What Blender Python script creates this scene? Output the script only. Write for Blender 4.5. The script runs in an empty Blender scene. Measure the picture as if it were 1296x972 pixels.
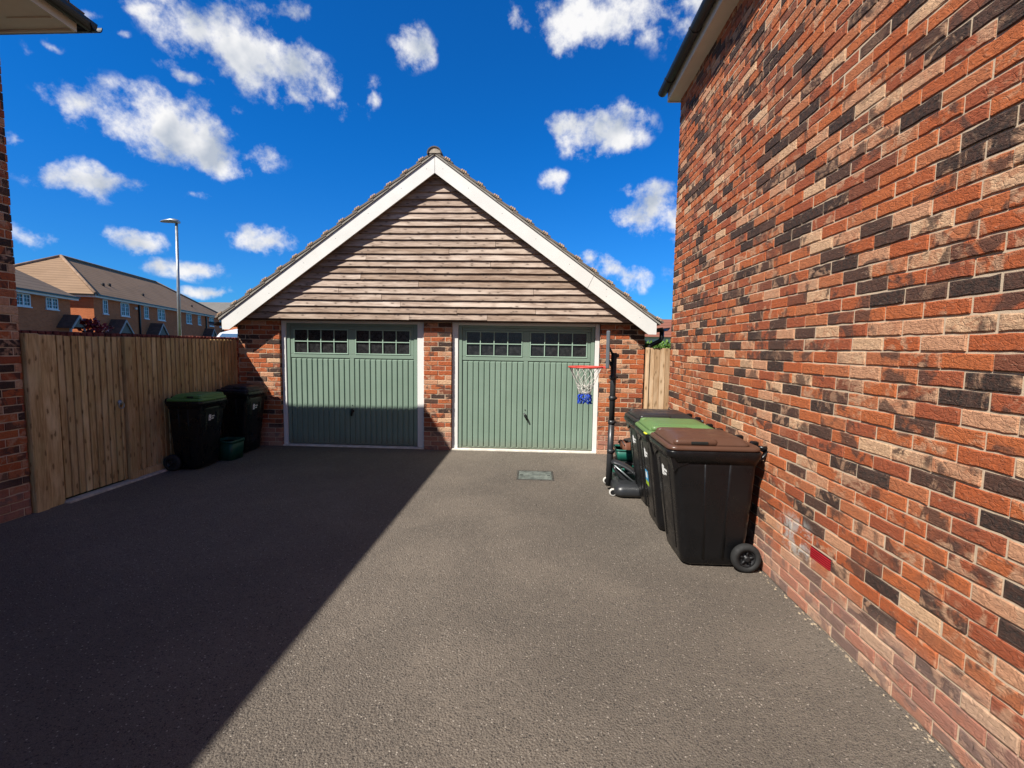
import bpy, math, random
import numpy as np
from mathutils import Vector, Matrix, noise as mnoise

C = bpy.context.scene.collection
SC = bpy.context.scene
PI = math.pi
RND = random.Random(11)

# ------------------------------------------------------------------ camera
cam_d = bpy.data.cameras.new('camera')
cam = bpy.data.objects.new('camera', cam_d)
C.objects.link(cam)
YAW, PITCH, ROLL = 0.0484, -0.0794, 0.0149
_f = Vector((-math.sin(YAW)*math.cos(PITCH), math.cos(YAW)*math.cos(PITCH), math.sin(PITCH)))
_r0 = Vector((math.cos(YAW), math.sin(YAW), 0)); _u0 = _r0.cross(_f)
_r = math.cos(ROLL)*_r0 + math.sin(ROLL)*_u0
_u = -math.sin(ROLL)*_r0 + math.cos(ROLL)*_u0
cam.matrix_world = Matrix(((_r.x, _u.x, -_f.x, 0), (_r.y, _u.y, -_f.y, 0), (_r.z, _u.z, -_f.z, 1.642), (0, 0, 0, 1)))
cam_d.sensor_fit = 'HORIZONTAL'; cam_d.sensor_width = 36.0
cam_d.lens = 36.0*578.8/1296
cam_d.clip_start = 0.05; cam_d.clip_end = 3000
SC.camera = cam

# ------------------------------------------------------------------ exposure
SC.view_settings.view_transform = 'Standard'
SC.view_settings.look = 'None'
SC.view_settings.gamma = 1.0
SC.view_settings.use_curve_mapping = False
SC.view_settings.exposure = 0.66

# ------------------------------------------------------------------ sun
SUN = Vector((1.0, 1.148, -1.61)).normalized()        # direction the light travels
sd = bpy.data.lights.new('sun', 'SUN'); sd.energy = 5.0; sd.angle = math.radians(0.5); sd.color = (1.0, 0.955, 0.88)
so = bpy.data.objects.new('sun', sd); C.objects.link(so)
so.rotation_euler = SUN.to_track_quat('-Z', 'Y').to_euler()
so.location = (-6, -8, 12)

# ------------------------------------------------------------------ world: sky and clouds
world = bpy.data.worlds.new('World'); SC.world = world; world.use_nodes = True
wt = world.node_tree; wt.nodes.clear()
def wn(t, **k):
    n = wt.nodes.new(t)
    for a, v in k.items(): setattr(n, a, v)
    return n
w_out = wn('ShaderNodeOutputWorld'); w_bg = wn('ShaderNodeBackground'); w_bg.inputs['Strength'].default_value = 0.066
sky = wn('ShaderNodeTexSky', sky_type='NISHITA'); sky.sun_disc = False
to_sun = -SUN
sky.sun_elevation = math.asin(to_sun.z); sky.sun_rotation = math.atan2(to_sun.x, to_sun.y)
sky.air_density = 1.0; sky.dust_density = 0.05; sky.ozone_density = 4.0
tc = wn('ShaderNodeTexCoord')
def wmath(op, a, b=None, clamp=False):
    n = wn('ShaderNodeMath', operation=op); n.use_clamp = clamp
    for i, v in enumerate((a, b)):
        if v is None: continue
        if isinstance(v, (int, float)): n.inputs[i].default_value = v
        else: wt.links.new(v, n.inputs[i])
    return n.outputs[0]
def wnoise(scale, detail, rough, vec):
    n = wn('ShaderNodeTexNoise'); n.inputs['Scale'].default_value = scale; n.inputs['Detail'].default_value = detail
    n.inputs['Roughness'].default_value = rough; wt.links.new(vec, n.inputs['Vector']); return n
warp_n = wnoise(5.0, 4, 0.6, tc.outputs['Generated'])
wa = wn('ShaderNodeVectorMath', operation='SUBTRACT'); wt.links.new(warp_n.outputs['Color'], wa.inputs[0]); wa.inputs[1].default_value = (.5, .5, .5)
wsx = wn('ShaderNodeVectorMath', operation='SCALE'); wt.links.new(wa.outputs[0], wsx.inputs[0]); wsx.inputs['Scale'].default_value = 0.06
wv = wn('ShaderNodeVectorMath', operation='ADD'); wt.links.new(tc.outputs['Generated'], wv.inputs[0]); wt.links.new(wsx.outputs[0], wv.inputs[1])
# clouds: azimuth (deg, right of north), elevation (deg), half width, half height (deg), roll (deg), weight
CLOUDS = [
 (-31.1,27.7,8.19,2.88,-19.0,1),(-35.9,28.8,3.25,1.99,-8.0,1),(-38.8,19.8,7.29,2.98,-1.0,1),(-43.9,14.1,4.37,1.39,-2.0,0.95),(-14.7,31.0,1.82,1.88,-53.0,0.95), 
 (6.2,33.9,6.31,2.35,-4.0,1),(8.1,23.8,4.26,2.17,1.0,1),(3.1,24.8,1.53,1.06,-2.0,0.9),(13.5,15.4,4.45,2.35,-13.0,1),(2.0,19.5,1.61,1.08,-1.0,0.9), 
 (-48.5,9.0,2.1,1.13,-1.0,0.95),(-41.8,9.0,2.51,1.1,5.0,0.95),(-39.9,7.0,1.48,0.69,-6.0,0.85),(-37.0,7.4,2.46,0.94,6.0,0.95),(-30.9,11.1,3.03,1.23,1.0,0.95), 
 (-35.4,5.3,2.44,0.65,8.0,0.85),(-49.1,16.3,0.94,1.24,-41.0,0.9),(-47.0,23.8,1.25,0.6,-2.0,0.85),(-48.5,22.8,0.63,0.71,-3.0,0.8),(10.1,9.6,3.51,1.61,-26.0,1), 
 (6.8,10.9,1.29,0.82,-1.0,0.9),(-19.2,26.3,1.22,0.98,-55.0,0.85),(-28.6,31.8,3.0,0.84,11.0,0.9),(-37.4,14.2,1.77,0.75,-1.0,0.85),(-37.0,25.1,1.95,0.81,-5.0,0.8), 
 (-27.1,24.7,2.68,1.38,-20.0,0.9),(-42.3,26.5,0.76,0.34,21.0,0.7),(-2.8,33.7,1.09,0.87,1.0,0.8),(-39.9,29.1,1.69,0.55,21.0,0.7),(-44.4,27.1,1.02,0.48,23.0,0.8),
 (22,36,9,5,0,.95),(30,12,12,6,0,.95),(-70,20,12,5,0,1),(60,24,12,6,0,1),(0,60,12,7,0,1)]
acc = None
for az, el, a, b, roll, wgt in CLOUDS:
    azr, elr = math.radians(az), math.radians(el)
    d = Vector((math.sin(azr)*math.cos(elr), math.cos(azr)*math.cos(elr), math.sin(elr)))
    t1 = Vector((math.cos(azr), -math.sin(azr), 0)); t2 = t1.cross(d) * -1
    t2 = d.cross(t1) * -1
    if t2.z < 0: t2 = -t2
    rr = math.radians(roll)
    u1 = math.cos(rr)*t1 + math.sin(rr)*t2; u2 = u1.cross(d)
    if u2.dot(t2) < 0: u2 = -u2
    u3 = u1.cross(u2)
    M = Matrix((u1, u2, u3)).transposed()
    mp = wn('ShaderNodeMapping', vector_type='TEXTURE')
    mp.inputs['Location'].default_value = d; mp.inputs['Rotation'].default_value = M.to_euler()
    mp.inputs['Scale'].default_value = (math.radians(a)*1.42, math.radians(b)*1.5, 0.35)
    wt.links.new(wv.outputs[0], mp.inputs['Vector'])
    g = wn('ShaderNodeTexGradient', gradient_type='SPHERICAL'); wt.links.new(mp.outputs[0], g.inputs['Vector'])
    v = wmath('MULTIPLY', g.outputs['Fac'], wgt*min(1.0, .62+.12*b))
    acc = v if acc is None else wmath('MAXIMUM', acc, v)
# broken cloud added out of view behind the camera, to whiten the ambient light
sepd = wn('ShaderNodeSeparateXYZ'); wt.links.new(tc.outputs['Generated'], sepd.inputs[0])
behind = wmath('MULTIPLY', wmath('SUBTRACT', -0.05, sepd.outputs['Y']), 3.0, True)
bn = wnoise(2.2, 3, .5, tc.outputs['Generated'])
bsum = wmath('MULTIPLY', wmath('MULTIPLY', wmath('SUBTRACT', bn.outputs['Fac'], 0.53), 2.6, True), behind)
acc = wmath('MAXIMUM', acc, bsum)
n1 = wnoise(15.0, 10, 0.61, tc.outputs['Generated'])
dens = wmath('ADD', wmath('MULTIPLY', acc, 1.5), wmath('MULTIPLY', wmath('SUBTRACT', n1.outputs['Fac'], 0.5), 3.6))
mr = wn('ShaderNodeMapRange', interpolation_type='SMOOTHSTEP'); wt.links.new(dens, mr.inputs['Value'])
mr.inputs['From Min'].default_value = 0.27; mr.inputs['From Max'].default_value = 1.22
# only where a cloud's envelope is
env = wmath('MULTIPLY', acc, 6.0, True)
cfac = wmath('MULTIPLY', mr.outputs[0], env)
# cloud relief: brighter where the density falls off towards the sun, greyer in the thick lower parts
offv = wn('ShaderNodeVectorMath', operation='ADD'); wt.links.new(tc.outputs['Generated'], offv.inputs[0]); offv.inputs[1].default_value = tuple(to_sun*0.035)
n1b = wnoise(12.0, 4, 0.5, offv.outputs[0]); n1c = wnoise(12.0, 4, 0.5, tc.outputs['Generated'])
rel = wmath('MULTIPLY', wmath('SUBTRACT', n1c.outputs['Fac'], n1b.outputs['Fac']), 3.0)
n2 = wnoise(6.0, 5, 0.55, wv.outputs[0])
lit = wmath('ADD', wmath('ADD', rel, 1.02), wmath('MULTIPLY', wmath('SUBTRACT', n2.outputs['Fac'], 0.5), 1.5))
lit = wmath('SUBTRACT', lit, wmath('MULTIPLY', acc, 0.42), True)
cc = wn('ShaderNodeMix', data_type='RGBA'); wt.links.new(lit, cc.inputs['Factor'])
CLB = 9.3
cc.inputs['B'].default_value = (CLB, CLB*.995, CLB, 1); cc.inputs['A'].default_value = (CLB*.50, CLB*.56, CLB*.66, 1)
# deep, polarised-looking blue of the clear sky
tint = wn('ShaderNodeMix', data_type='RGBA', blend_type='MULTIPLY'); tint.inputs['Factor'].default_value = 1.0
wt.links.new(sky.outputs[0], tint.inputs['A']); 
hz = wn('ShaderNodeMapRange', interpolation_type='SMOOTHSTEP'); wt.links.new(sepd.outputs['Z'], hz.inputs['Value']); hz.inputs['From Min'].default_value = 0.02; hz.inputs['From Max'].default_value = 0.42
tmix = wn('ShaderNodeMix', data_type='RGBA'); wt.links.new(hz.outputs[0], tmix.inputs['Factor']); tmix.inputs['A'].default_value = (0.17, 0.66, 1.25, 1); tmix.inputs['B'].default_value = (0.05, 0.74, 1.52, 1)
# paler tint set round the unseen sun, to warm the fill in shade
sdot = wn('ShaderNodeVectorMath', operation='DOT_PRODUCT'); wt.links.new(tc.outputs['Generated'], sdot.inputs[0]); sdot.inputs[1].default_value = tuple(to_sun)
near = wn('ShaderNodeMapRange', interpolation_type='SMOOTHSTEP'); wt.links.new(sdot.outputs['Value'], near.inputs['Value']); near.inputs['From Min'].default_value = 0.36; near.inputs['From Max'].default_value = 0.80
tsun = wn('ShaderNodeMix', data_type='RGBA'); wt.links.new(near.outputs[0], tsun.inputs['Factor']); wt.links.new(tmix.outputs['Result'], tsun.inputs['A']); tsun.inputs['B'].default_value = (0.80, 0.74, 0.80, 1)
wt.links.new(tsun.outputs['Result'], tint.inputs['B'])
cm = wn('ShaderNodeMix', data_type='RGBA'); wt.links.new(cfac, cm.inputs['Factor'])
wt.links.new(tint.outputs['Result'], cm.inputs['A']); wt.links.new(cc.outputs['Result'], cm.inputs['B'])
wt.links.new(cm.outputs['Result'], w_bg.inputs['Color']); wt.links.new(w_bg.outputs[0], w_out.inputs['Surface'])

# ------------------------------------------------------------------ helpers
def tag(o, label=None, cat=None, group=None, kind=None):
    if label: o['label'] = label
    if cat: o['category'] = cat
    if group: o['group'] = group
    if kind: o['kind'] = kind
    return o
def empty(name, loc=(0, 0, 0), rz=0.0, label=None, cat=None, group=None):
    o = bpy.data.objects.new(name, None); C.objects.link(o)
    o.empty_display_size = 0.2
    o.location = loc; o.rotation_euler = (0, 0, rz)
    return tag(o, label, cat, group)

class MB:
    """collects shapes and builds ONE mesh object"""
    def __init__(s): s.v = []; s.f = []; s.sm = []
    def add(s, vs, fs, smooth=False):
        n = len(s.v); s.v += [tuple(v) for v in vs]; s.f += [tuple(i+n for i in f) for f in fs]; s.sm += [smooth]*len(fs); return s
    def box(s, x0, x1, y0, y1, z0, z1, M=None):
        vs = [Vector((x, y, z)) for z in (z0, z1) for y in (y0, y1) for x in (x0, x1)]
        if M: vs = [M @ v for v in vs]
        return s.add(vs, [(0, 2, 3, 1), (4, 5, 7, 6), (0, 1, 5, 4), (2, 6, 7, 3), (0, 4, 6, 2), (1, 3, 7, 5)])
    def bbox(s, x0, x1, y0, y1, z0, z1, b=.005, M=None):
        """box with bevelled edges"""
        return s.loft([rrect(x0+b, x1-b, y0+b, y1-b, b*.6, 1, z0), rrect(x0, x1, y0, y1, b, 1, z0+b), rrect(x0, x1, y0, y1, b, 1, z1-b), rrect(x0+b, x1-b, y0+b, y1-b, b*.6, 1, z1)], M=M, smooth=False)
    def prism(s, pts, axis, a0, a1):
        """polygon pts extruded along axis 'x','y','z'"""
        def mk(p, a):
            return {'y': (p[0], a, p[1]), 'x': (a, p[0], p[1]), 'z': (p[0], p[1], a)}[axis]
        n = len(pts)
        vs = [mk(p, a0) for p in pts] + [mk(p, a1) for p in pts]
        fs = [tuple(range(n))[::-1], tuple(range(n, 2*n))] + [(i, (i+1) % n, n+(i+1) % n, n+i) for i in range(n)]
        return s.add(vs, fs)
    def loft(s, rings, M=None, smooth=True, caps=True):
        n = len(rings[0]); vs = [Vector(p) for r in rings for p in r]
        if M: vs = [M @ v for v in vs]
        fs = []
        for k in range(len(rings)-1):
            for i in range(n):
                a, b = k*n+i, k*n+(i+1) % n
                fs.append((a, b, b+n, a+n))
        s.add(vs, fs, smooth)
        if caps:
            m = len(s.v)-len(vs)
            s.f.append(tuple(m+i for i in range(n))[::-1]); s.sm.append(False)
            s.f.append(tuple(m+(len(rings)-1)*n+i for i in range(n))); s.sm.append(False)
        return s
    def tube(s, pts, r, seg=8, closed=False, r2=None):
        pts = [Vector(p) for p in pts]; n = len(pts); rings = []
        prev = None
        for i, p in enumerate(pts):
            a = pts[(i-1) % n] if (closed or i > 0) else p; b = pts[(i+1) % n] if (closed or i < n-1) else p
            t = (b-a).normalized()
            if prev is None:
                up = Vector((0, 0, 1)) if abs(t.z) < .9 else Vector((1, 0, 0)); u = t.cross(up).normalized()
            else:
                u = (prev - t*prev.dot(t)).normalized()
            prev = u; w = t.cross(u)
            rad = r if r2 is None else r + (r2-r)*i/(n-1)
            rings.append([p+rad*(math.cos(2*PI*k/seg)*u+math.sin(2*PI*k/seg)*w) for k in range(seg)])
        if closed: rings.append(rings[0])
        return s.loft(rings, caps=not closed)
    def lathe(s, prof, c, axis='z', seg=24, smooth=True, caps=True):
        """prof: (radius, height) pairs about axis through c"""
        rings = []
        for r, hgt in prof:
            ring = []
            for k in range(seg):
                a = 2*PI*k/seg; x, y = r*math.cos(a), r*math.sin(a)
                p = {'z': (x, y, hgt), 'y': (x, hgt, y), 'x': (hgt, x, y)}[axis]
                ring.append(Vector(c)+Vector(p))
            rings.append(ring)
        return s.loft(rings, smooth=smooth, caps=caps)
    def pieces(s):
        """groups of faces that stand apart from each other"""
        n = len(s.v); par = list(range(n))
        def find(a):
            while par[a] != a: par[a] = par[par[a]]; a = par[a]
            return a
        for f in s.f:
            r0 = find(f[0])
            for q in f[1:]: par[find(q)] = r0
        root = [find(i) for i in range(n)]; ids = sorted(set(root))
        if len(ids) < 2 or len(ids) > 400: return None
        ix = {r: k for k, r in enumerate(ids)}; isl = np.array([ix[r] for r in root]); P = np.array(s.v)
        k = len(ids); lo = np.full((k, 3), np.inf); hi = np.full((k, 3), -np.inf)
        np.minimum.at(lo, isl, P); np.maximum.at(hi, isl, P); size = (hi-lo).max(1)
        gap = np.maximum(0, np.maximum(lo[:, None]-hi[None], lo[None]-hi[:, None]))
        near = np.sqrt((gap**2).sum(2)) <= np.maximum(.02, .5*np.maximum(size[:, None], size[None]))
        lab = list(range(k))
        ch = True
        while ch:
            ch = False
            for a in range(k):
                m = min(lab[b] for b in range(k) if near[a, b])
                if m < lab[a]: lab[a] = m; ch = True
        gs = sorted(set(lab))
        if len(gs) < 2 or len(gs) > 60: return None
        out = []
        for g in gs:
            m = MB(); mp = {}
            for f, sm in zip(s.f, s.sm):
                if lab[isl[f[0]]] != g: continue
                for q in f:
                    if q not in mp: mp[q] = len(m.v); m.v.append(s.v[q])
                m.f.append(tuple(mp[q] for q in f)); m.sm.append(sm)
            out.append(m)
        return out
    def build(s, name, mat, parent=None, world=True, whole=False):
        if parent is not None and not whole:
            ps = s.pieces()
            if ps: return [p.build(name, mat, parent, world, True) for p in ps][0]
        me = bpy.data.meshes.new(name)
        vs = s.v
        if parent is not None and world:
            bpy_m = Matrix.LocRotScale(parent.location, parent.rotation_euler, parent.scale)
            gp = parent.parent
            while gp is not None:
                bpy_m = Matrix.LocRotScale(gp.location, gp.rotation_euler, gp.scale) @ bpy_m; gp = gp.parent
            inv = bpy_m.inverted()
            vs = [inv @ Vector(v) for v in vs]
        me.from_pydata([tuple(v) for v in vs], [], s.f)
        me.polygons.foreach_set('use_smooth', s.sm)
        me.update()
        import bmesh
        bm = bmesh.new(); bm.from_mesh(me); bmesh.ops.recalc_face_normals(bm, faces=bm.faces); bm.to_mesh(me); bm.free()
        if mat: me.materials.append(mat)
        o = bpy.data.objects.new(name, me); C.objects.link(o)
        if parent is not None: o.parent = parent
        return o
def rrect(x0, x1, y0, y1, r, seg, z):
    out = []
    for cx, cy, a0 in ((x1-r, y1-r, 0), (x0+r, y1-r, PI/2), (x0+r, y0+r, PI), (x1-r, y0+r, 3*PI/2)):
        for k in range(seg+1):
            a = a0 + PI/2*k/seg; out.append((cx+r*math.cos(a), cy+r*math.sin(a), z))
    return out

# ------------------------------------------------------------------ material helpers
class NT:
    def __init__(s, name):
        s.m = bpy.data.materials.new(name); s.m.use_nodes = True; s.t = s.m.node_tree
        s.b = s.t.nodes['Principled BSDF']; s.b.inputs['Specular IOR Level'].default_value = 0.3
    def n(s, t, ins=None, **k):
        nd = s.t.nodes.new(t)
        for a, v in k.items(): setattr(nd, a, v)
        for a, v in (ins or {}).items(): s.set(nd, a, v)
        return nd
    def set(s, nd, a, v):
        if isinstance(v, bpy.types.NodeSocket): s.t.links.new(v, nd.inputs[a])
        else: nd.inputs[a].default_value = v
    def obj(s): return s.n('ShaderNodeTexCoord').outputs['Object']
    def noise(s, scale, detail=4, rough=.55, vec=None, dist=0.0):
        nd = s.n('ShaderNodeTexNoise', {'Scale': scale, 'Detail': detail, 'Roughness': rough, 'Distortion': dist, 'Vector': vec if vec is not None else s.obj()})
        return nd.outputs['Fac']
    def math(s, op, a, b=0.0, clamp=False):
        nd = s.n('ShaderNodeMath', {0: a, 1: b}, operation=op, use_clamp=clamp); return nd.outputs[0]
    def mapr(s, v, a, b, c=0.0, d=1.0, smooth=True):
        nd = s.n('ShaderNodeMapRange', {'Value': v, 'From Min': a, 'From Max': b, 'To Min': c, 'To Max': d}, interpolation_type='SMOOTHSTEP' if smooth else 'LINEAR'); return nd.outputs[0]
    def mix(s, f, a, b, blend='MIX'):
        nd = s.n('ShaderNodeMix', data_type='RGBA', blend_type=blend)
        s.set(nd, 'Factor', f)
        for k, v in (('A', a), ('B', b)):
            s.set(nd, k, v if isinstance(v, bpy.types.NodeSocket) else (*v, 1) if len(v) == 3 else v)
        return nd.outputs['Result']
    def ramp(s, f, stops, const=False):
        nd = s.n('ShaderNodeValToRGB', {'Fac': f}); r = nd.color_ramp
        r.interpolation = 'CONSTANT' if const else 'LINEAR'
        while len(r.elements) < len(stops): r.elements.new(.5)
        for e, (p, c) in zip(r.elements, stops): e.position = p; e.color = (*c, 1)
        return nd.outputs['Color']
    def scaled(s, sx, sy, sz, vec=None, loc=(0, 0, 0), rot=(0, 0, 0)):
        nd = s.n('ShaderNodeMapping', {'Vector': vec if vec is not None else s.obj(), 'Scale': (sx, sy, sz), 'Location': loc, 'Rotation': rot}); return nd.outputs[0]
    def bump(s, h, strength=.5, dist=.01, prev=None):
        ins = {'Height': h, 'Strength': strength, 'Distance': dist}
        if prev is not None: ins['Normal'] = prev
        return s.n('ShaderNodeBump', ins).outputs[0]
    def done(s, col=None, rough=.6, nrm=None, spec=None, metal=None):
        if col is not None: s.set(s.b, 'Base Color', col if isinstance(col, bpy.types.NodeSocket) else (*col, 1))
        s.set(s.b, 'Roughness', rough)
        if nrm is not None: s.set(s.b, 'Normal', nrm)
        if spec is not None: s.set(s.b, 'Specular IOR Level', spec)
        if metal is not None: s.set(s.b, 'Metallic', metal)
        return s.m

def m_plain(name, col, rough=.5, var=.12, scale=6, bump=.0, spec=.35, metal=0):
    t = NT(name); nz = t.noise(scale, 5)
    c = t.mix(t.mapr(nz, .3, .7), [x*(1-var) for x in col], [min(1, x*(1+var)) for x in col])
    r = t.mapr(t.noise(scale*2.3, 3), .3, .7, rough-.07, rough+.09)
    nb = t.bump(t.noise(scale*18, 3), bump, .004) if bump else None
    return t.done(c, r, nb, spec, metal)

def m_brick(name, dusty=True):
    """individually laid bricks: per-brick random numbers sit in attribute 'bc'"""
    t = NT(name)
    at = t.n('ShaderNodeAttribute', attribute_name='bc'); sep = t.n('ShaderNodeSeparateColor', {'Color': at.outputs['Color']})
    r1, r2, r3 = sep.outputs
    base = t.ramp(r1, [(0, (.43, .105, .034)), (.17, (.48, .132, .043)), (.33, (.34, .085, .036)), (.47, (.46, .155, .065)), (.58, (.20, .066, .036)), (.64, (.070, .042, .032)), (.72, (.030, .026, .023)), (.862, (.58, .30, .17)), (.945, (.66, .42, .25))], True)
    v = t.n('ShaderNodeVectorMath', {0: t.obj(), 1: t.n('ShaderNodeVectorMath', {0: at.outputs['Color'], 1: (37, 53, 71)}, operation='MULTIPLY').outputs[0]}, operation='ADD').outputs[0]
    big = t.noise(7, 4, .6, v, .6)
    fine = t.noise(55, 6, .7, v, .4)
    stretch = t.noise(1.0, 5, .65, t.scaled(26, 26, 60, v), 1.2)
    base = t.mix(t.math('MULTIPLY', t.mapr(t.noise(15, 5, .65, v, .7), .47, .62), t.math('MULTIPLY', t.mapr(r2, .3, .9, .0, .7), t.math('ADD', t.math('LESS_THAN', r1, .65), t.math('MULTIPLY', t.math('GREATER_THAN', r1, .862), .75)))), base, (.42, .125, .05))
    # sooty and pale patches of uneven outline on part of the bricks
    burn = t.math('MULTIPLY', t.mapr(big, .50, .60), t.mapr(r2, .45, .60))
    c = t.mix(t.math('MULTIPLY', burn, .82), base, (.05, .038, .032))
    pale = t.math('MULTIPLY', t.mapr(t.noise(9, 4, .6, v, .8), .50, .62), t.mapr(r3, .5, .75))
    c = t.mix(t.math('MULTIPLY', pale, .75), c, (.55, .33, .20))
    c = t.mix(t.mapr(fine, .3, .72, .0, .55), c, t.mix(.75, c, (.17, .07, .045)))
    c = t.mix(t.mapr(stretch, .60, .72, 0, .38), c, (.58, .40, .28))
    c = t.mix(t.mapr(t.noise(160, 2, .5, v), .70, .76, 0, .8), c, (.035, .028, .025))
    h = t.math('ADD', t.math('MULTIPLY', stretch, .8), t.math('ADD', t.math('MULTIPLY', fine, .55), t.math('MULTIPLY', big, .8)))
    crk = t.n('ShaderNodeTexVoronoi', {'Vector': t.scaled(24, 24, 50, v), 'Scale': 1.0, 'Randomness': 1.0}, feature='DISTANCE_TO_EDGE').outputs['Distance']
    h = t.math('ADD', h, t.mapr(t.math('ADD', crk, t.math('MULTIPLY', fine, .12)), .06, .14, -.18, 0))
    if dusty:
        geo = t.n('ShaderNodeNewGeometry'); pz = t.n('ShaderNodeSeparateXYZ', {0: geo.outputs['Position']}).outputs['Z']
        spl = t.math('MULTIPLY', t.mapr(t.math('ADD', pz, t.math('MULTIPLY', t.noise(3.2, 4, .6), .35)), .34, .62, 1, 0), .46)
        c = t.mix(spl, c, (.38, .245, .20))
        py_ = t.n('ShaderNodeSeparateXYZ', {0: geo.outputs['Position']}).outputs['Y']
        dd = t.math('ADD', t.math('POWER', t.math('DIVIDE', t.math('SUBTRACT', py_, 3.0), .27), 2.0), t.math('POWER', t.math('DIVIDE', t.math('SUBTRACT', pz, .44), .17), 2.0))
        sm_ = t.math('MULTIPLY', t.mapr(dd, .2, 1.0, 1, 0), t.mapr(t.noise(9, 5, .65, geo.outputs['Position'], .8), .46, .58))
        c = t.mix(t.math('MULTIPLY', sm_, .8), c, (.42, .40, .37))
    return t.done(c, t.mapr(fine, .3, .7, .78, .95), t.bump(h, .9, .010), .22)

def m_mortar(name='mortar', col=(.53, .41, .29)):
    t = NT(name)
    c = t.mix(t.noise(14, 5), [x*.82 for x in col], [x*1.15 for x in col])
    return t.done(c, .92, t.bump(t.noise(160, 4, .7), .5, .004), .15)

def m_brick_far(name, c1, c2, mor, sc=1.0):
    """brickwork of far walls as texture: box-projected by face normal"""
    t = NT(name)
    o = t.obj(); sx = t.n('ShaderNodeSeparateXYZ', {0: o})
    nrm = t.n('ShaderNodeSeparateXYZ', {0: t.n('ShaderNodeTexCoord').outputs['Normal']})
    sel = t.math('GREATER_THAN', t.math('ABSOLUTE', nrm.outputs['X']), .7)
    u = t.n('ShaderNodeMix', {'Factor': sel, 'A': sx.outputs['X'], 'B': sx.outputs['Y']}, data_type='FLOAT').outputs[0]
    vec = t.n('ShaderNodeCombineXYZ', {0: u, 1: sx.outputs['Z']}).outputs[0]
    br = t.n('ShaderNodeTexBrick', {'Vector': vec, 'Color1': (*c1, 1), 'Color2': (*c2, 1), 'Mortar': (*mor, 1), 'Scale': sc, 'Mortar Size': .005, 'Bias': 0, 'Brick Width': .225, 'Row Height': .075})
    c = t.mix(t.mapr(t.noise(1.3, 5, .65, vec), .35, .68, 0, .25), br.outputs['Color'], [x*.55 for x in c1])
    return t.done(c, .9, t.bump(br.outputs['Fac'], .4, -.006), .2)

def m_wood(name, base, dark, light, along='z', knots=True, sc=1.0, green=None):
    t = NT(name)
    at = t.n('ShaderNodeAttribute', attribute_name='bc'); sep = t.n('ShaderNodeSeparateColor', {'Color': at.outputs['Color']})
    off = t.n('ShaderNodeVectorMath', {0: at.outputs['Color'], 1: (31, 47, 59)}, operation='MULTIPLY').outputs[0]
    v = t.n('ShaderNodeVectorMath', {0: t.obj(), 1: off}, operation='ADD').outputs[0]
    k = {'z': (1, 1, .07), 'x': (.07, 1, 1), 'y': (1, .07, 1)}[along]
    grain = t.noise(42*sc, 5, .6, t.scaled(*k, v), 1.1)
    broad = t.noise(6*sc, 4, .55, t.scaled(*[max(q, .25) for q in k], v), .4)
    c = t.mix(t.mapr(grain, .34, .68), dark, base)
    c = t.mix(t.mapr(broad, .42, .7, 0, .75), c, light)
    c = t.mix(t.math('MULTIPLY', sep.outputs[0], .75), c, t.mix(1.0, c, (.50, .42, .35), 'MULTIPLY'))
    if green: c = t.mix(t.mapr(t.noise(2.0, 4, .6, v), .45, .7, 0, .5), c, green)
    if knots:
        sv = t.n('ShaderNodeSeparateXYZ', {0: v}); hh_ = t.math('ADD', sv.outputs['X'], sv.outputs['Y'])
        kx, kz = (4.2, 10.0) if along == 'x' else (10.0, 3.4)
        v2 = t.n('ShaderNodeCombineXYZ', {0: t.math('MULTIPLY', hh_, kx), 1: t.math('MULTIPLY', sv.outputs['Z'], kz)}).outputs[0]
        d = t.n('ShaderNodeTexVoronoi', {'Vector': v2, 'Scale': 1.0, 'Randomness': 1.0}, voronoi_dimensions='2D').outputs['Distance']
        d = t.math('ADD', d, t.math('MULTIPLY', t.noise(34, 3, .6, v), .16))
        c = t.mix(t.mapr(d, .13, .21, .9, 0), c, [x*.25 for x in dark])
        c = t.mix(t.mapr(d, .18, .36, .35, 0), c, dark)
    hh = t.math('ADD', t.math('MULTIPLY', grain, 1.0), t.math('MULTIPLY', t.noise(120, 3, .6, t.scaled(*k, v)), .4))
    return t.done(c, .82, t.bump(hh, .45, .004), .2)

def m_plastic(name, col, rough=.38, scuff=.5):
    t = NT(name)
    sc = t.mapr(t.noise(60, 3, .7, t.scaled(1, 1, .25), 1.5), .70, .78, 0, scuff)
    dust = t.mapr(t.noise(4, 6, .65), .5, .8, 0, .16)
    c = t.mix(dust, col, [x*.8+.014 for x in col])
    c = t.mix(t.math('MULTIPLY', sc, .35), c, (.20, .19, .185))
    return t.done(c, t.mapr(t.noise(9, 5, .6), .3, .7, rough-.08, rough+.12), t.bump(t.noise(240, 2), .10, .002), .34)

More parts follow.
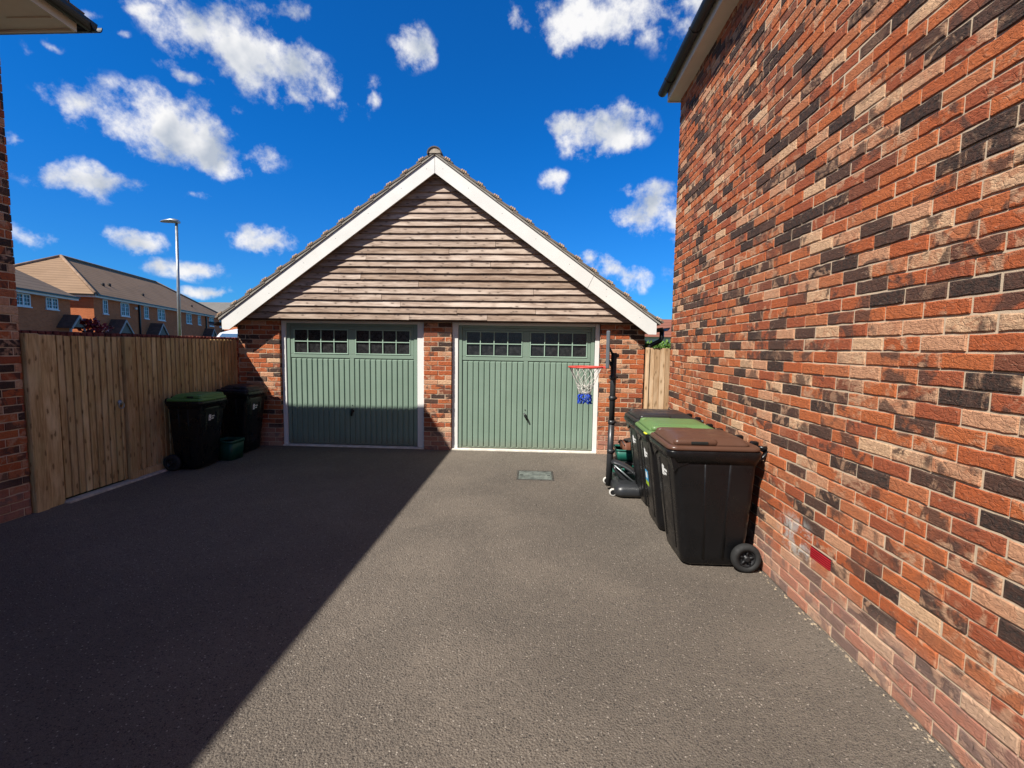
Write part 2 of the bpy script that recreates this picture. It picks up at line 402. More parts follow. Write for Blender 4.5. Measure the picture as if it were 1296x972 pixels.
# ------------------------------------------------------------------ materials
M_BRICK = m_brick('weathered brick'); M_MORTAR = m_mortar()
M_WHITE = m_plain('white board', (.70, .69, .655), .42, .04, 3, .05)
M_BLACKP = m_plain('black rainwater plastic', (.012, .012, .013), .35, .2, 5, 0, .4)
M_SOFFIT = m_plain('cream soffit', (.62, .56, .47), .5, .05, 3)
M_CLAD = m_wood('weathered cladding', (.49, .385, .31), (.25, .185, .145), (.63, .53, .445), 'x', True, 1.25)
M_FENCE = m_wood('treated fence timber', (.68, .48, .235), (.40, .255, .11), (.78, .60, .34), 'z', True, 1.15, (.46, .36, .16))
M_FENCE2 = m_wood('pale larch fence timber', (.66, .455, .275), (.44, .27, .14), (.75, .56, .37), 'z', True, 1.0)
def m_door():
    t = NT('sage green painted steel'); z = t.n('ShaderNodeSeparateXYZ', {0: t.n('ShaderNodeNewGeometry').outputs['Position']}).outputs['Z']
    c = t.mix(t.mapr(t.noise(1.7, 4), .35, .65), (.180, .252, .194), (.198, .274, .213))
    streak = t.noise(1.0, 5, .65, t.scaled(26, 26, 1.6))
    c = t.mix(t.mapr(streak, .52, .72, 0, .22), c, (.14, .17, .13))
    c = t.mix(t.math('MULTIPLY', t.mapr(t.math('ADD', z, t.math('MULTIPLY', streak, .16)), .10, .30, 1, 0), .4), c, (.15, .125, .09))
    return t.done(c, t.mapr(t.noise(6, 5, .6), .3, .7, .36, .52), t.bump(t.noise(2.2, 2), .12, .02), .4)
M_DOOR = m_door()
M_DOORD = m_plain('dark rubber', (.012, .014, .013), .55, .2, 9)
M_STEEL = m_plain('galvanised steel', (.34, .36, .37), .38, .15, 4, .05, .5, .7)
M_CONC = m_plain('concrete', (.42, .39, .34), .9, .2, 9, .4, .2)
M_TILE = None
def _tile(name, ca, cb, cmoss):
    t = NT(name); n1 = t.noise(2.6, 6, .65); n2 = t.noise(38, 4, .6)
    at = t.n('ShaderNodeAttribute', attribute_name='bc')
    c = t.mix(t.mapr(n1, .3, .7), ca, cb)
    c = t.mix(t.mapr(n2, .52, .7, 0, .6), c, cmoss)
    return t.done(c, .88, t.bump(n2, .5, .006), .2)
M_TILE = _tile('concrete roof tile', (.19, .155, .125), (.13, .115, .10), (.27, .225, .17))
def m_asphalt():
    t = NT('asphalt'); o = t.obj()
    ag = t.n('ShaderNodeTexVoronoi', {'Vector': o, 'Scale': 95.0, 'Randomness': 1.0}); agc = t.n('ShaderNodeSeparateColor', {'Color': ag.outputs['Color']})
    fine = t.noise(210, 3, .7, o); mid = t.noise(24, 5, .65, o, .8); broad = t.noise(.9, 5, .6, o, .5); bl = t.noise(.33, 4, .55, o)
    c = t.mix(t.mapr(fine, .38, .62), (.054, .045, .036), (.212, .176, .140))
    c = t.mix(t.mapr(mid, .42, .68, 0, .45), c, (.205, .168, .130))
    c = t.mix(t.mapr(broad, .42, .66, 0, .5), c, (.215, .176, .137))
    c = t.mix(t.mapr(bl, .42, .62, 0, .5), c, (.072, .060, .049))
    c = t.mix(t.math('MULTIPLY', t.math('GREATER_THAN', agc.outputs[0], .945), t.mapr(ag.outputs['Distance'], .26, .44, 1, 0)), c, (.43, .375, .31))
    c = t.mix(t.math('MULTIPLY', t.math('GREATER_THAN', agc.outputs[1], .84), t.mapr(ag.outputs['Distance'], .35, .55, .8, 0)), c, (.028, .025, .023))
    worm = t.math('ABSOLUTE', t.math('SUBTRACT', t.noise(78, 3, .6, o, 2.2), .5))
    c = t.mix(t.mapr(worm, .0, .035, .55, 0), c, (.30, .255, .21))
    c = t.mix(t.mapr(t.noise(60, 4, .7, o, 1.5), .54, .68, 0, .6), c, (.05, .041, .033))
    # small pale stones and damp/oily spots with outlines of their own
    st = t.n('ShaderNodeTexVoronoi', {'Vector': o, 'Scale': 11.0, 'Randomness': 1.0}); stc = t.n('ShaderNodeSeparateColor', {'Color': st.outputs['Color']})
    c = t.mix(t.math('MULTIPLY', t.math('GREATER_THAN', stc.outputs[2], .92), t.mapr(st.outputs['Distance'], .03, .05, .9, 0)), c, (.36, .32, .27))
    h = t.math('ADD', t.math('MULTIPLY', ag.outputs['Distance'], -1.0), t.math('ADD', t.math('MULTIPLY', fine, 1.1), t.math('MULTIPLY', mid, .55)))
    return t.done(c, t.mapr(fine, .3, .7, .75, .95), t.bump(h, .9, .008), .3)
M_ASPHALT = m_asphalt()

# ------------------------------------------------------------------ ground
MB().add([(-700, -300, -.006), (700, -300, -.006), (700, 1400, -.006), (-700, 1400, -.006)], [(0, 1, 2, 3)]).build('ground', m_plain('rough grass ground', (.075, .10, .035), .95, .3, .8, .5), None)
tag(bpy.data.objects['ground'], kind='structure')
dv = MB().add([(-4.80, -9, 0), (1.75, -9, 0), (1.75, 7.30, 0), (-4.80, 7.30, 0)], [(0, 1, 2, 3)]).build('driveway', M_ASPHALT); tag(dv, kind='structure')
rd = MB().add([(-34, -40, -.002), (-6.4, -40, -.002), (-18, 90, -.002), (-50, 90, -.002)], [(0, 1, 2, 3)]).build('road', m_plain('road asphalt', (.06, .058, .055), .9, .15, 3, .3)); tag(rd, kind='structure')

# ------------------------------------------------------------------ bricks, laid one by one
def lay_bricks(name, mat, parent, org, udir, ndir, L, z0, z1, holes=(), phase=0.0, seed=0, headers=False):
    """stretcher bond on the plane through org; udir along, ndir outwards; holes = [(u0,u1,za,zb)]"""
    rng = np.random.default_rng(seed)
    org, u, n, up = Vector(org), Vector(udir), Vector(ndir), Vector((0, 0, 1))
    V = []; F = []; A = []; NV = []
    nz = int(math.ceil((z1-z0)/.075))
    for k in range(nz):
        za = z0+k*.075+.005; zb = min(za+.065, z1)
        if zb-za < .015: continue
        spans = [(0.0, L)]
        for h in holes:
            if za+.03 > h[2] and za+.03 < h[3]:
                ns = []
                for a, b in spans:
                    if h[0] > a: ns.append((a, min(b, h[0])))
                    if h[1] < b: ns.append((max(a, h[1]), b))
                spans = [q for q in ns if q[1]-q[0] > .02]
        for a, b in spans:
            x = math.floor((a-phase)/.225)*.225 + phase - (.1125 if k % 2 else 0) - .225
            while x < b:
                p, q = max(a, x+.005), min(b, x+.220)
                if q-p > .022:
                    out = rng.normal(0, .0017); e = .0032; m = 5 if q-p > .12 else 3
                    t_ = np.linspace(0, 1, m+1)
                    jb = rng.normal(0, .0013, m+1); jt = rng.normal(0, .0015, m+1); jl = rng.normal(0, .0013, 2)
                    us = p+jl[0]+(q-p+jl[1]-jl[0])*t_
                    ring = [(us[i], za+jb[i]) for i in range(m+1)] + [(us[i], zb+jt[i]) for i in range(m, -1, -1)]
                    cu, cz = (p+q)/2, (za+zb)/2
                    inn = [(uu-math.copysign(e, uu-cu) if k_ in (0, m, m+1, 2*m+1) else uu, zz-math.copysign(e+abs(rng.normal(0, .0012)), zz-cz)) for k_, (uu, zz) in enumerate(ring)]
                    nr = len(ring); b0 = len(V)
                    for rg_, dd in ((ring, -.02), (ring, out-e), (inn, out)):
                        for uu, zz in rg_: V.append(org+u*uu+up*zz+n*dd)
                    for c0 in (0, nr):
                        for i in range(nr): F.append((b0+c0+i, b0+c0+(i+1) % nr, b0+c0+nr+(i+1) % nr, b0+c0+nr+i))
                    F.append(tuple(b0+2*nr+i for i in range(nr)))
                    NV.append(3*nr)
                    A.append(rng.random(3))
                x += .225
    mb = MB(); mb.v = [tuple(v) for v in V]; mb.f = F; mb.sm = [False]*len(F)
    o = mb.build(name, mat, parent, True, True)
    at = o.data.attributes.new('bc', 'FLOAT_COLOR', 'POINT')
    arr = np.ones((len(V), 4), dtype=np.float32); arr[:, :3] = np.repeat(np.array(A, dtype=np.float32), NV, axis=0)
    at.data.foreach_set('color', arr.ravel())
    return o
def set_bc(o, cols):
    """cols: one (r,g,b) per vertex"""
    at = o.data.attributes.new('bc', 'FLOAT_COLOR', 'POINT')
    arr = np.ones((len(cols), 4), dtype=np.float32); arr[:, :3] = np.array(cols, dtype=np.float32)
    at.data.foreach_set('color', arr.ravel())

# ------------------------------------------------------------------ right-hand house
XW, YC, EZ = 1.734, 5.965, 4.715
rh = empty('brick_house', (5.4, 0.0, 0), 0, 'tall multi-red brick house whose long blank side wall runs down the right of the drive', 'house')
core = MB().box(XW+.0065, 9.2, -7.0, YC-.0065, -.05, EZ).build('mortar_core', M_MORTAR, rh)
lay_bricks('wall', M_BRICK, rh, (XW, -4.0, 0), (0, 1, 0), (-1, 0, 0), YC+4.0, 0, EZ, holes=[(2.645+4.0, 2.845+4.0, .373, .447)], phase=(3.7365+4.0-.005) % .225+.0025, seed=3)
lay_bricks('end_wall', M_BRICK, rh, (XW+.0, YC, 0), (1, 0, 0), (0, 1, 0), 7.4, 0, EZ, seed=5)
MB().box(1.6, XW+.02, -7.0, YC+.03, EZ-.012, EZ+.002).build('soffit', M_SOFFIT, rh)
fa = MB().box(1.582, 1.60, -7.0, YC+.04, EZ-.02, EZ+.16).box(1.60, 9.2, YC+.03, YC+.05, EZ-.02, EZ+.12).build('fascia', M_SOFFIT, rh)
def gutter_mb(x, y0, y1, z, r=.056):
    m = MB(); pts = []
    prof = [(r*math.cos(a), r*math.sin(a)) for a in np.linspace(PI, 2*PI, 10)] + [(r*.86*math.cos(a), r*.86*math.sin(a)) for a in np.linspace(2*PI, PI, 10)]
    m.prism([(x+p[0], z+p[1]) for p in prof], 'y', y0, y1)
    m.prism([(x+r*math.cos(a), z+r*math.sin(a)) for a in np.linspace(PI, 2*PI, 12)], 'y', y1-.004, y1+.006)
    return m
g = gutter_mb(1.523, -7.0, YC+.05, EZ+.105)
for yb in np.arange(-6.2, YC, .85):
    g.prism([(1.523+.062*math.cos(a), EZ+.105+.062*math.sin(a)) for a in np.linspace(PI, 2*PI, 10)], 'y', yb, yb+.03)
g.build('gutter', M_BLACKP, rh)
def roof_courses(mb, p0, p1, q0, q1, n, th=.03, lift=.028, tile_w=None):
    """tile courses on the slope p0-p1 (eaves line) to q0-q1 (ridge line)"""
    p0, p1, q0, q1 = map(Vector, (p0, p1, q0, q1))
    nr = (p1-p0).cross(q0-p0).normalized()
    if nr.z < 0: nr = -nr
    for k in range(n):
        a, b = k/n, min(1.0, (k+1.22)/n)
        la, lb = p0.lerp(q0, a), p0.lerp(q0, b); ra, rb = p1.lerp(q1, a), p1.lerp(q1, b)
        u0, u1 = lift, 0.004
        vs = [la+nr*u0, ra+nr*u0, rb+nr*u1, lb+nr*u1, la+nr*(u0+th), ra+nr*(u0+th), rb+nr*(u1+th), lb+nr*(u1+th)]
        mb.add(vs, [(0, 1, 2, 3), (4, 5, 6, 7), (0, 1, 5, 4), (2, 3, 7, 6), (0, 3, 7, 4), (1, 2, 6, 5)])
    return mb
RZ = 3.75*math.tan(math.radians(38))
roof_courses(MB(), (1.55, -7.05, EZ+.13), (1.55, YC+.08, EZ+.13), (5.4, -7.05, EZ+.13+RZ), (5.4, YC+.08, EZ+.13+RZ), 15).build('roof', M_TILE, rh)
MB().prism([(1.62, EZ+.01), (9.18, EZ+.01), (5.4, EZ+RZ)], 'y', -7.0, YC).build('gable', m_brick_far('gable brick', (.33, .10, .05), (.2, .07, .045), (.42, .36, .3)), rh)
vb = empty('air_vent', (XW, 2.745, .41), 0, 'small red louvred air vent set low in the right brick wall', 'vent')
MB().box(XW+.005, XW+.02, 2.648, 2.842, .376, .444).build('frame', m_plain('red vent plastic', (.07, .006, .008), .5, .1), vb)  # backing coloured dark red for the shade between the louvres
lv = MB()
for i in range(5):
    z = .378+i*.0132
    lv.box(XW-.002, XW+.0045, 2.650, 2.840, z, z+.0052)
lv.build('louvre', m_plain('red vent plastic louvre', (.36, .018, .026), .4, .1), vb)
# mortar snots and grit gathered along the foot of the wall
gr = MB()
for i in range(260):
    y = RND.uniform(1.0, 5.9); x = XW - abs(RND.gauss(0, .018)) - .004; r = RND.uniform(.003, .009)
    ring = []
    vs = [(x+r*RND.uniform(.7, 1.3)*a, y+r*1.5*RND.uniform(.7, 1.3)*b, max(-.001, r*.8*RND.uniform(.6, 1.1)*c_)) for a, b, c_ in ((1, 0, 0), (0, 1, 0), (-1, 0, 0), (0, -1, 0), (0, 0, 1))]
    gr.add(vs, [(0, 1, 4), (1, 2, 4), (2, 3, 4), (3, 0, 4)])
tag(gr.build('grit', m_plain('sandy grit', (.30, .235, .16), .95, .35, 40)), 'sandy mortar crumbs along the foot of the right brick wall', 'grit', None, 'stuff')

pb = MB()
for i in range(46):
    t_ = RND.random(); x = .55+.75*t_ + RND.gauss(0, .02); y = 2.02+.13*t_+.06*math.sin(t_*5) + RND.gauss(0, .022)
    if i > 30: x, y = RND.uniform(-1.1, 1.6), RND.uniform(1.3, 4.5)
    r = RND.uniform(.0025, .005)
    pb.add([(x+r*a*RND.uniform(.7, 1.3), y+r*b*RND.uniform(.7, 1.3), max(.0005, r*c_)) for a, b, c_ in ((1, 0, 0), (0, 1, 0), (-1, 0, 0), (0, -1, 0), (0, 0, .9))], [(0, 1, 4), (1, 2, 4), (2, 3, 4), (3, 0, 4)])
tag(pb.build('pebbles', m_plain('pale grit', (.31, .27, .22), .9, .3, 40)), 'loose pale grit scattered on the sunlit tarmac', 'grit', None, 'stuff')

# ------------------------------------------------------------------ left-hand house
XL, YL, EL = -4.745, 4.01, 4.47
lh = empty('brick_house', (-9.0, -1.0, 0), 0, 'shaded brick house corner at the left edge with cream soffit and black gutter', 'house')
MB().box(-13.2, XL-.0065, -7.0, YL-.0065, -.05, EL).build('mortar_core', M_MORTAR, lh)
lay_bricks('wall', M_BRICK, lh, (XL, -1.0, 0), (0, 1, 0), (1, 0, 0), YL+1.0, 0, EL, seed=17)
lay_bricks('end_wall', M_BRICK, lh, (XL, YL, 0), (-1, 0, 0), (0, 1, 0), 3.0, 0, EL, seed=19)
OX, OY = -4.30, 4.24
sf = MB().box(XL-.02, OX, -7.3, OY, EL+.03, EL+.045).box(-13.5, XL-.02, YL-.02, OY, EL+.03, EL+.045)
for k in range(8): sf.box(XL+.0, OX-.03, OY-.16-k*.30, OY-.145-k*.30, EL+.022, EL+.03)
sf.build('soffit', M_SOFFIT, lh)
MB().box(OX, OX+.022, -7.3, OY+.022, EL+.015, EL+.17).box(-13.5, OX, OY, OY+.022, EL+.015, EL+.17).build('fascia', M_SOFFIT, lh)
gx = OX+.09
gl = MB()
gp = [(.062*math.cos(a), .07*math.sin(a)) for a in np.linspace(PI, 2*PI, 10)] + [(.052*math.cos(a), .06*math.sin(a)) for a in np.linspace(2*PI, PI, 10)]
gl.prism([(gx+p[0], EL+.13+p[1]) for p in gp], 'y', -7.3, OY+.1)
gl.prism([(OY+.09+p[0], EL+.13+p[1]) for p in gp], 'x', -13.5, gx+.06)
gl.build('gutter', M_BLACKP, lh)
rl = MB(); HP = math.tan(math.radians(34)); hw_ = (13.5+OX+.06)/2; xm = (-13.5+OX+.06)/2
e0, e1, e2, e3 = (OX+.05, -7.3, EL+.15), (OX+.05, OY+.05, EL+.15), (-13.5, OY+.05, EL+.15), (-13.5, -7.3, EL+.15)
r1_, r0_ = (xm, OY+.05-hw_, EL+.15+hw_*HP), (xm, -7.3, EL+.15+hw_*HP)
roof_courses(rl, e0, e1, r0_, r1_, 18); roof_courses(rl, e1, e2, r1_, r1_, 18)
rl.build('roof', M_TILE, lh)
wire = [(OX+.10, 3.92+.03*i, EL+.22+.05*math.sin(i*.55)) for i in range(8)]
MB().tube(wire, .006, 6).build('cable', M_BLACKP, lh)

# ------------------------------------------------------------------ garage
GX0, GX1, GY, GZ = -4.75, 1.68, 7.12, 2.06
D1 = (-4.06, -1.74); D2 = (-1.30, 1.005)
ga = empty('double_garage', (-1.535, 10.0, 0), 0, 'double garage with weathered timber clad gable above two brick framed openings', 'garage')
cm_ = MB()
for a, b in ((GX0+.0065, D1[0]-.0065), (D1[1]+.0065, D2[0]-.0065), (D2[1]+.0065, GX1-.0065)): cm_.box(a, b, GY+.0065, GY+.22, -.05, GZ)
cm_.box(GX0+.0065, GX0+.2, GY+.22, 13.2, -.05, GZ+.15).box(GX1-.2, GX1-.0065, GY+.22, 13.2, -.05, GZ+.15).box(GX0+.2, GX1-.2, 13.0, 13.2, -.05, GZ+.15)
cm_.build('mortar_core', M_MORTAR, ga)
H1 = [(D1[0]-GX0, D1[1]-GX0, -1, 9), (D2[0]-GX0, D2[1]-GX0, -1, 9)]
for pa, pb in ((GX0, D1[0]), (D1[1], D2[0]), (D2[1], GX1)):
    lay_bricks('brick_pier', M_BRICK, ga, (pa, GY, -.01), (1, 0, 0), (0, -1, 0), pb-pa, 0, GZ+.01, (), .0 if pa != GX0 else .02, 29+int((pa+9)*10))
for xx, dn in ((D1[0], 1), (D1[1], -1), (D2[0], 1), (D2[1], -1)):
    lay_bricks('reveal', M_BRICK, ga, (xx, GY+.004, -.01), (0, 1, 0), (dn, 0, 0), .056, 0, GZ+.01, (), 0, 31+int(dn))
lay_bricks('side_wall', M_BRICK, ga, (GX1, GY, -.01), (0, 1, 0), (1, 0, 0), 6.08, 0, GZ+.15, (), .06, 37)
lay_bricks('side_wall', M_BRICK, ga, (GX0, GY, -.01), (0, 1, 0), (-1, 0, 0), 6.08, 0, GZ+.15, (), .06, 41)
# cladding: lapped waney boards
XA, ZA = -1.515, 4.335          # apex of the underside of the roof
SL = math.tan(math.radians(36.0))
cl = MB(); clc = []
rc = random.Random(5)
def roof_z(x): return ZA - abs(x-XA)*SL
zb = 2.048; row = 0
while zb < ZA-.08:
    bh = .099+rc.uniform(-.006, .006)
    half = (ZA-zb)/SL - .0
    x0, x1 = XA-half, XA+half
    cuts = [x0]
    x = x0 + rc.uniform(.8, 3.4)
    while x < x1-.5:
        cuts.append(x); x += rc.choice((1.2, 2.4, 3.0, 3.6))
    cuts.append(x1)
    for a, b in zip(cuts[:-1], cuts[1:]):
        col = (rc.random(), rc.random(), rc.random()); jz = rc.uniform(-.006, .006); jo = rc.uniform(0, .006)
        n = max(2, int((b-a)/.11)); top = zb+bh+.018
        vs = []; wob = rc.uniform(0, 60)
        for i in range(n+1):
            xx = a+.0025+(b-a-.005)*i/n
            wz = .0055*mnoise.noise(Vector((xx*1.7+wob, row*3.1, 0))) + .004*mnoise.noise(Vector((xx*6+wob, row*3.1, 5)))
            zl = zb+jz+wz
            zt = min(top, max(zl+.002, roof_z(xx)+.06)); fr = (zt-zl)/max(.001, (top-zl))
            yl = 6.982-jo; yt = yl+.036*fr
            vs += [(xx, yl, zl), (xx, yt, zt), (xx, yl+.026, zl), (xx, max(yt+.006, 7.018), zt)]
        fs = []
        for i in range(n):
            p = 4*i; q = p+4
            fs += [(p, q, q+1, p+1), (p, p+2, q+2, q), (p+2, p+3, q+3, q+2), (p+1, q+1, q+3, p+3)]
        fs += [(0, 1, 3, 2), (4*n, 4*n+2, 4*n+3, 4*n+1)]
        cl.add(vs, fs); clc += [col]*len(vs)
    zb += bh; row += 1
clo = cl.build('cladding', M_CLAD, ga, True, True); set_bc(clo, clc)
MB().prism([(GX0, 2.062), (GX1, 2.062), (GX1, 2.2), (XA, 4.30), (GX0, 2.2)], 'y', 7.03, 7.11).build('gable_backing', m_plain('black membrane', (.015, .015, .015), .8), ga)
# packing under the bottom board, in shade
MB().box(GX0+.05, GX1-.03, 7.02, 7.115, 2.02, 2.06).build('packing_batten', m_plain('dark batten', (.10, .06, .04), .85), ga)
MB().prism([(GX0+.01, 2.215), (GX1-.01, 2.215), (XA, 4.36)], 'y', 13.0, 13.2).build('rear_gable', M_MORTAR, ga)
# barge boards
BY0, BY1 = 6.870, 6.893
def barge(sgn):
    xe = XA+sgn*3.30 if sgn > 0 else XA-3.31
    cs = math.cos(math.radians(36)); 
    zt = lambda x: 4.428 - abs(x-XA)*SL
    dpt = .245
    xc = XA + sgn*.0015
    pts = [(xc, zt(XA)), (xe, zt(xe)), (xe, zt(xe)-.165), (xe-sgn*.115, zt(xe)-.165), (xc, zt(XA)-dpt)]
    return MB().prism(pts, 'y', BY0, BY1)
bl_ = barge(-1); bl_.build('bargeboard', M_WHITE, ga); barge(1).build('bargeboard', M_WHITE, ga)
fx = MB()
for sgn in (-1, 1):
    for dd in (.12, .5, 1.0, 1.5, 2.0, 2.55, 3.05):
        for dz in ((.10,) if dd != 2.55 else (.06, .16)):
            fx.lathe([(.005, -.001), (.005, .001)], (XA+sgn*dd, BY0-.001, 4.428-dd*SL-dz), 'y', 8)
for xj in (XA, XA+2.36):
    zj = 4.428-abs(xj-XA)*SL
    dx_ = 0 if xj == XA else -.085
    MB().prism([(xj-.0025, zj-.004), (xj+.0025, zj-.004), (xj+.0025+dx_, zj-.243+(.062 if dx_ else 0)), (xj-.0025+dx_, zj-.243+(.062 if dx_ else 0))], 'y', BY0-.0012, BY0+.004).build('board_joint', m_plain('joint shadow gap', (.16, .15, .14), .8), ga)
fx.build('screw_caps', m_plain('screw cap', (.3, .29, .28), .6), ga)
# verge soffit between barge and cladding
vs_ = MB()
for sgn in (-1, 1):
    for a in (0,):
        p = [(XA, 4.40), (XA+sgn*3.3, 4.40-3.3*SL), (XA+sgn*3.3, 4.385-3.3*SL), (XA, 4.385)]
        vs_.prism(p, 'y', BY1, 7.03)
vs_.build('verge_soffit', M_WHITE, ga)
# roof
rf = MB(); NTL = 14; zt0 = 4.452
for sgn in (-1, 1):
    xe = XA+sgn*3.37
    ze = zt0-3.37*SL
    roof_courses(rf, (xe, 6.845, ze), (xe, 13.3, ze), (XA, 6.845, zt0), (XA, 13.3, zt0), NTL, .026, .03)
rf.build('roof', M_TILE, ga)
uc = MB()
for sgn in (-1, 1):
    p = [(XA, zt0+.012), (XA+sgn*3.35, zt0+.012-3.35*SL), (XA+sgn*3.35, zt0-.016-3.35*SL), (XA, zt0-.016)]
    uc.prism(p, 'y', 6.852, 13.28)
uc.build('undercloak', m_plain('grey undercloak', (.27, .25, .22), .85, .15, 7, .3), ga)
# nibs: the little stepped tile ends that stand up along each verge
nb = MB()
for sgn in (-1, 1):
    for k in range(NTL):
        s0 = 3.37*(1-k/NTL); x = XA+sgn*s0; z = zt0-s0*SL+.055
        for q in range(3):
            xx = x-sgn*(.018+.026*q); zz = z+(.026*q+.018)*SL
            nb.bbox(xx-.012, xx+.012, 6.838, 6.96, zz-.01, zz+.028-.004*q, .004)
nb.build('verge_nibs', m_plain('tile end mortar', (.42, .29, .19), .9, .35, 30, .4), ga)
# ridge
rg = MB(); ys = 6.825
for k in range(15):
    y0 = ys+k*.44; r = .108
    prof = [(XA+r*math.cos(a), zt0-.005+r*.92*math.sin(a)) for a in np.linspace(-.1, PI+.1, 14)] + [(XA+(r-.018)*math.cos(a), zt0-.005+(r-.018)*.92*math.sin(a)) for a in np.linspace(PI+.1, -.1, 14)]
    rg.prism(prof, 'y', y0, y0+.43)
rg.build('ridge_tiles', m_plain('dark ridge tile', (.085, .075, .068), .85, .2, 9, .4), ga)
MB().prism([(XA+.092*math.cos(a), zt0-.005+.085*math.sin(a)) for a in np.linspace(0.05, PI-.05, 14)], 'y', 6.838, 7.0).build('ridge_mortar', m_plain('ridge mortar', (.36, .31, .25), .95, .25, 20, .5), ga)
# gutters and swan neck
for sx in (-1, 1):
    x = XA+sx*3.42; z = zt0-3.42*SL+.0
    gutter_mb(x, 6.80, 13.3, z, .055).build('gutter', M_BLACKP, ga)
xg = XA+3.42; zg = zt0-3.42*SL
MB().tube([(xg, 7.02, zg-.03), (xg, 7.02, zg-.14), (xg-.02, 7.02, zg-.19), (GX1+.06, 7.05, zg-.27), (GX1+.045, 7.06, zg-.33)], .034, 10).tube([(GX1+.045, 7.30, zg-.3), (GX1+.045, 7.30, .05)], .034, 10).build('downpipe', M_BLACKP, ga)
# door frames
def frame(D):
    r = empty('door_frame', ((D[0]+D[1])/2, 7.18, 0))
    return r
def garage_door(D, xl, xr, lbl, hz, hang):
    # white timber surround, fixed in the opening
    fr = MB()
    fr.bbox(D[0]+.002, xl, 7.176, 7.26, .012, 2.066, .004).bbox(xr, D[1]-.002, 7.176, 7.26, .012, 2.066, .004)
    fr.bbox(xl+.001, xr-.001, 7.176, 7.26, 1.984, 2.066, .004)
    fr.build('door_frame', M_WHITE, ga)
    MB().bbox(D[0]+.004, D[1]-.004, 7.13, 7.25, -.01, .024, .008).build('threshold', m_plain('pale concrete sill', (.62, .58, .50), .85, .15, 12, .3), ga)
    dr = empty('garage_door', ((xl+xr)/2, 7.2, 0.03), 0, lbl, 'garage door', 'sage green garage doors')
    xa, xb = xl+.006, xr-.006; xm = (xa+xb)/2
    yf = 7.20
    pn = MB()
    # outer steel frame
    pn.bbox(xa, xa+.055, yf-.006, yf+.04, .035, 1.983, .004).bbox(xb-.055, xb, yf-.006, yf+.04, .035, 1.983, .004).bbox(xa+.056, xb-.056, yf-.005, yf+.04, 1.945, 1.982, .004)
    pn.build('outer_frame', M_DOOR, dr)
    z0, zr, zw0, zw1, ztop = .05, 1.420, 1.494, 1.895, 1.944
    hx0, hx1 = xa+.058, xb-.058
    lf = MB()
    lf.box(hx0, hx1, yf+.018, yf+.03, z0, zr+.03)                      # back skin
    lf.bbox(hx0, hx1, yf+.004, yf+.03, zr+.012, zw0-.0, .005)           # rail between ribs and lights
    lf.bbox(hx0, hx1, yf+.004, yf+.03, zw1, ztop, .005)
    lf.bbox(hx0, hx0+.05, yf+.004, yf+.03, zw0+.001, zw1-.001, .004).bbox(hx1-.05, hx1, yf+.004, yf+.03, zw0+.001, zw1-.001, .004).bbox(xm-.055, xm+.055, yf+.004, yf+.03, zw0+.001, zw1-.001, .004)
    lf.bbox(xm-.035, xm+.035, yf+.002, yf+.03, z0, zr+.01, .004)
    lf.bbox(hx0, hx1, yf+.006, yf+.03, .036, .056, .003)
    for h0, h1 in ((hx0+.0, xm-.037), (xm+.037, hx1)):
        n = 11; w = (h1-h0)/n
        for i in range(n):
            c0 = h0+i*w
            # each rib: raised flat with sloped flanks
            lf.add([(c0+.006, yf+.019, .058), (c0+.017, yf+.001, .058), (c0+w-.017+.004, yf+.001, .058), (c0+w-.004, yf+.019, .058),
                    (c0+.006, yf+.019, zr), (c0+.017, yf+.001, zr-.012), (c0+w-.017+.004, yf+.001, zr-.012), (c0+w-.004, yf+.019, zr)],
                   [(0, 1, 5, 4), (1, 2, 6, 5), (2, 3, 7, 6), (4, 5, 6, 7), (0, 1, 2, 3)])
    lf.build('ribbed_panel', M_DOOR, dr)
    for a, b in ((hx0+.05, xm-.055), (xm+.055, hx1-.05)):
        wf = MB()
        bw = .018
        wf.bbox(a+.002, b-.002, yf-.004, yf+.02, zw1-bw, zw1-.002, .003).bbox(a+.002, b-.002, yf-.004, yf+.02, zw0+.002, zw0+bw, .003)
        wf.bbox(a+.002, a+bw, yf-.003, yf+.02, zw0+bw, zw1-bw, .003).bbox(b-bw, b-.002, yf-.003, yf+.02, zw0+bw, zw1-bw, .003)
        for k in (1, 2, 3):
            xk = a+bw+(b-a-2*bw)*k/4; wf.bbox(xk-.0075, xk+.0075, yf-.001, yf+.018, zw0+bw, zw1-bw, .003)
        zk = (zw0+zw1)/2; wf.bbox(a+bw, b-bw, yf-.0025, yf+.017, zk-.0075, zk+.0075, .003)
        wo = wf.build('window', M_DOORL, dr)
        MB().box(a+.004, b-.004, yf+.0205, yf+.0235, zw0+.004, zw1-.004).build('glass', M_GLASS, wo)
    hd = MB()
    hd.lathe([(.024, 0), (.024, -.012), (.012, -.014), (.010, -.035)], (xm+.004, yf+.002, hz), 'y', 14)
    M = Matrix.Translation((xm+.004, yf-.042, hz)) @ Matrix.Rotation(hang, 4, 'Y')
    hd.loft([rrect(-.013, .013, -.012, .012, .005, 2, -.075), rrect(-.016, .016, -.014, .012, .006, 2, 0), rrect(-.012, .012, -.012, .010, .005, 2, .05)], M=M)
    hd.lathe([(.009, 0), (.009, -.006)], (xm, yf+.002, hz+.09), 'y', 10)
    hd.build('handle', M_DOORD, dr)
    return dr
def _glass():
    t = NT('dark textured glass'); n = t.noise(38, 3, .5, t.obj(), 1.5)
    c = t.mix(t.mapr(t.noise(16, 4), .4, .75), (.014, .014, .015), (.035, .036, .036))
    return t.done(c, t.mapr(n, .3, .7, .18, .4), t.bump(n, .25, .004), .45)
M_GLASS = _glass()
M_DOORL = m_plain('pale green glazing bar', (.30, .42, .33), .45, .05, 2)
